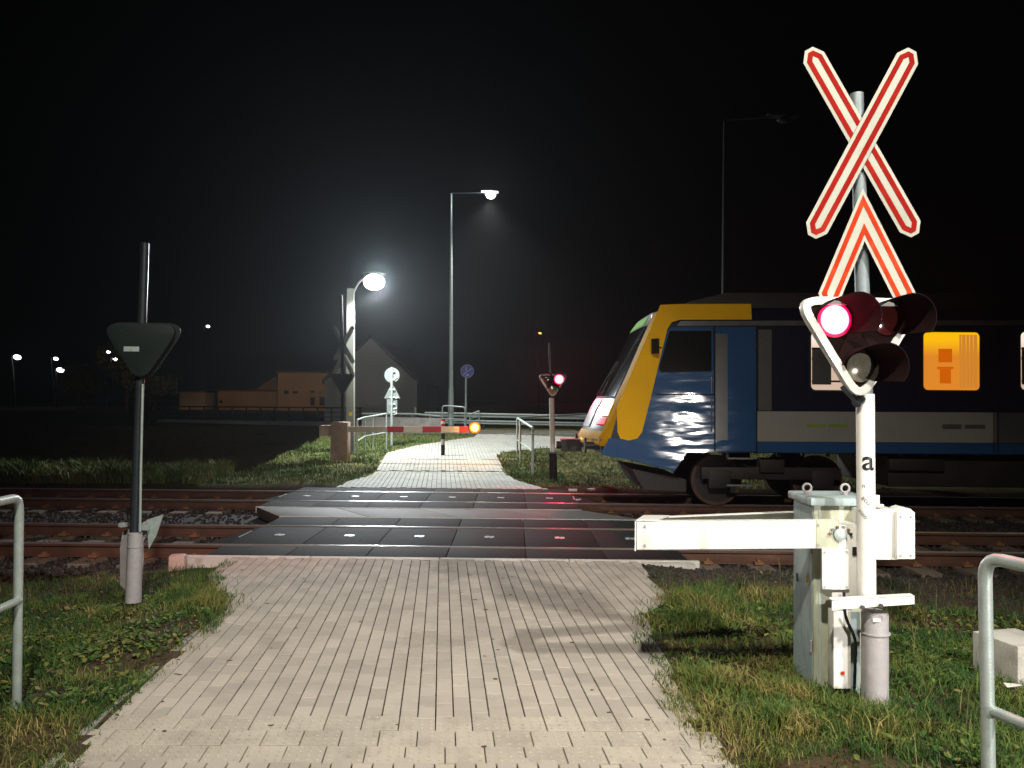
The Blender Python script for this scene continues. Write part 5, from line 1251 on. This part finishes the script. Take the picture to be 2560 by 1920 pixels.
a = tpx(1655, 870, 13.62); mb = MB(); mb.tube([a, a + Vector((-.10, -.10, .02))], .012, 6); mb.box(a + Vector((-.13, -.13, .02)), (.05, .14, .24), .5); mb.build('cab_mirror', 'train_dark', tn)
for w_ in (-.3, .3):
    a = nose(1.84, w_, .03); b = nose(2.45, w_ * .2, .03); mb = MB(); mb.tube([a, b], .012, 6); mb.build('wiper', 'matt_black', tn)
nose_patch(1.795, 1.825, -.84, .84, 'matt_black', 'windscreen_seal', .018, 1, 8)
for k in range(9):
    x = 1945 + k * 62; mb = MB(); mb.box(tpx(x, 1136, 13.72), (.05, .05, .06), TS); mb.build('underframe_bracket', 'train_grey', tn)
mb = MB(); mb.prism([tpx(x, y, 13.64) for x, y in ((2195, 1124), (2280, 1124), (2280, 1060), (2195, 1060))], (0, .004, 0)) if False else None
# roof gear
mb = MB(); z0 = 3.24
P = [(2.75, 3.24), (2.95, 3.42), (3.6, 3.58), (XE, 3.62), (XE, 3.24)]
mb.prism([(x, TY(14.15, x), z) for x, z in P], (0, 1.8, 0)); mb.build('roof_fairing', 'train_dark', tn, bevel=.02)
# running gear
wheel_axis = Vector((0, 1, 0))
def bogie(Xc, nm='bogie'):
    mb = MB(); c = tp(Xc, 15.06, .48)
    for s_ in (-1, 1):
        y = 15.06 + s_ * 1.0
        mb.box(tp(Xc, y, .56), (2.3, .12, .20), TS); mb.box(tp(Xc - .85, y, .46), (.36, .14, .30), TS); mb.box(tp(Xc + .85, y, .46), (.36, .14, .30), TS); mb.box(tp(Xc, y - .02, .70), (.4, .22, .24), TS)
    mb.box(tp(Xc, 15.06, .60), (.5, 2.1, .14), TS)
    fr_ = mb.build('bogie', 'train_dark', tn, bevel=.015)
    for dx in (-.85, .85):
        for s_ in (-1, 1):
            mb = MB(); mb.disc(tp(Xc + dx, 15.06 + s_ * .75 - .065, .425), (0, 1, 0), .425, .13, 28); mb.disc(tp(Xc + dx, 15.06 + s_ * .75 - .09, .425), (0, 1, 0), .15, .18, 14); mb.build('wheel', 'rail_web' if False else 'train_dark', fr_)
            mb = MB(); k = 26; cc = tp(Xc + dx, 15.06 + s_ * .75 - .072, .425)
            mb.prism([cc + Vector((math.cos(2 * PI * j / k) * .425, 0, math.sin(2 * PI * j / k) * .425)) for j in range(k)], (0, .004, 0), hole=[cc + Vector((math.cos(2 * PI * j / k) * .37, 0, math.sin(2 * PI * j / k) * .37)) for j in range(k)]); mb.build('wheel_rim', 'rail_web', fr_)
bogie(4.3); bogie(11.8)
mb = MB(); mb.box(tp(8.0, 15.06, .62), (3.6, 2.3, .5), TS); mb.box(tp(6.6, 13.85, .74), (.9, .1, .2), TS); mb.build('equipment_box', 'train_dark', tn, bevel=.03)
mb = MB(); mb.prism([tp(2.0, 14.0, .62), tp(2.9, 14.0, .45), tp(2.9, 14.0, .25), tp(2.2, 14.0, .28)], (0, 2.1, 0)); mb.build('rail_guard', 'train_dark', tn)
for x, y in ((1850, 1146), (1848, 1213)):
    a = tpx(x, y, 13.75); mb = MB(); mb.box(a, (.42, .1, .025), TS); mb.build('footstep', 'sign_back', tn)

# low shrubs at the train's foot and litter on the verge
mb = MB()
for k, (x, y) in enumerate(((1432, 1228), (1478, 1226))):
    c = G(x, y); o = MB().box(c + Vector((0, 0, .02)), (.16, .09, .04), k * .7).build('litter_scrap', 'litter', bevel=.006); tag(o, ['flattened white scrap of litter in the verge left of the train wheels', 'second small scrap of litter just right of the flattened one'][k], 'litter')
c = G(1445, 1251); o = MB().box((c.x, c.y, .012), (.12, .05, .02), .8).build('broken_chip', 'litter', bevel=.005); tag(o, 'small pale chip lying at the right end of the crossing panels', 'stone chip')

# ------------------------------------------------------------------ night air
m, t, p = new_mat('night_air'); t.nodes.remove(p)
pv = t.nodes.new('ShaderNodeVolumePrincipled'); pv.inputs['Color'].default_value = (.9, .95, 1, 1); pv.inputs['Density'].default_value = .00052; pv.inputs['Anisotropy'].default_value = .72
t.links.new(pv.outputs[0], t.nodes['Material Output'].inputs['Volume'])
M['night_air'] = m
hz = MB().box((0, 178, 12), (530, 490, 30)).build('haze', 'night_air', smooth=False); hz['kind'] = 'stuff'
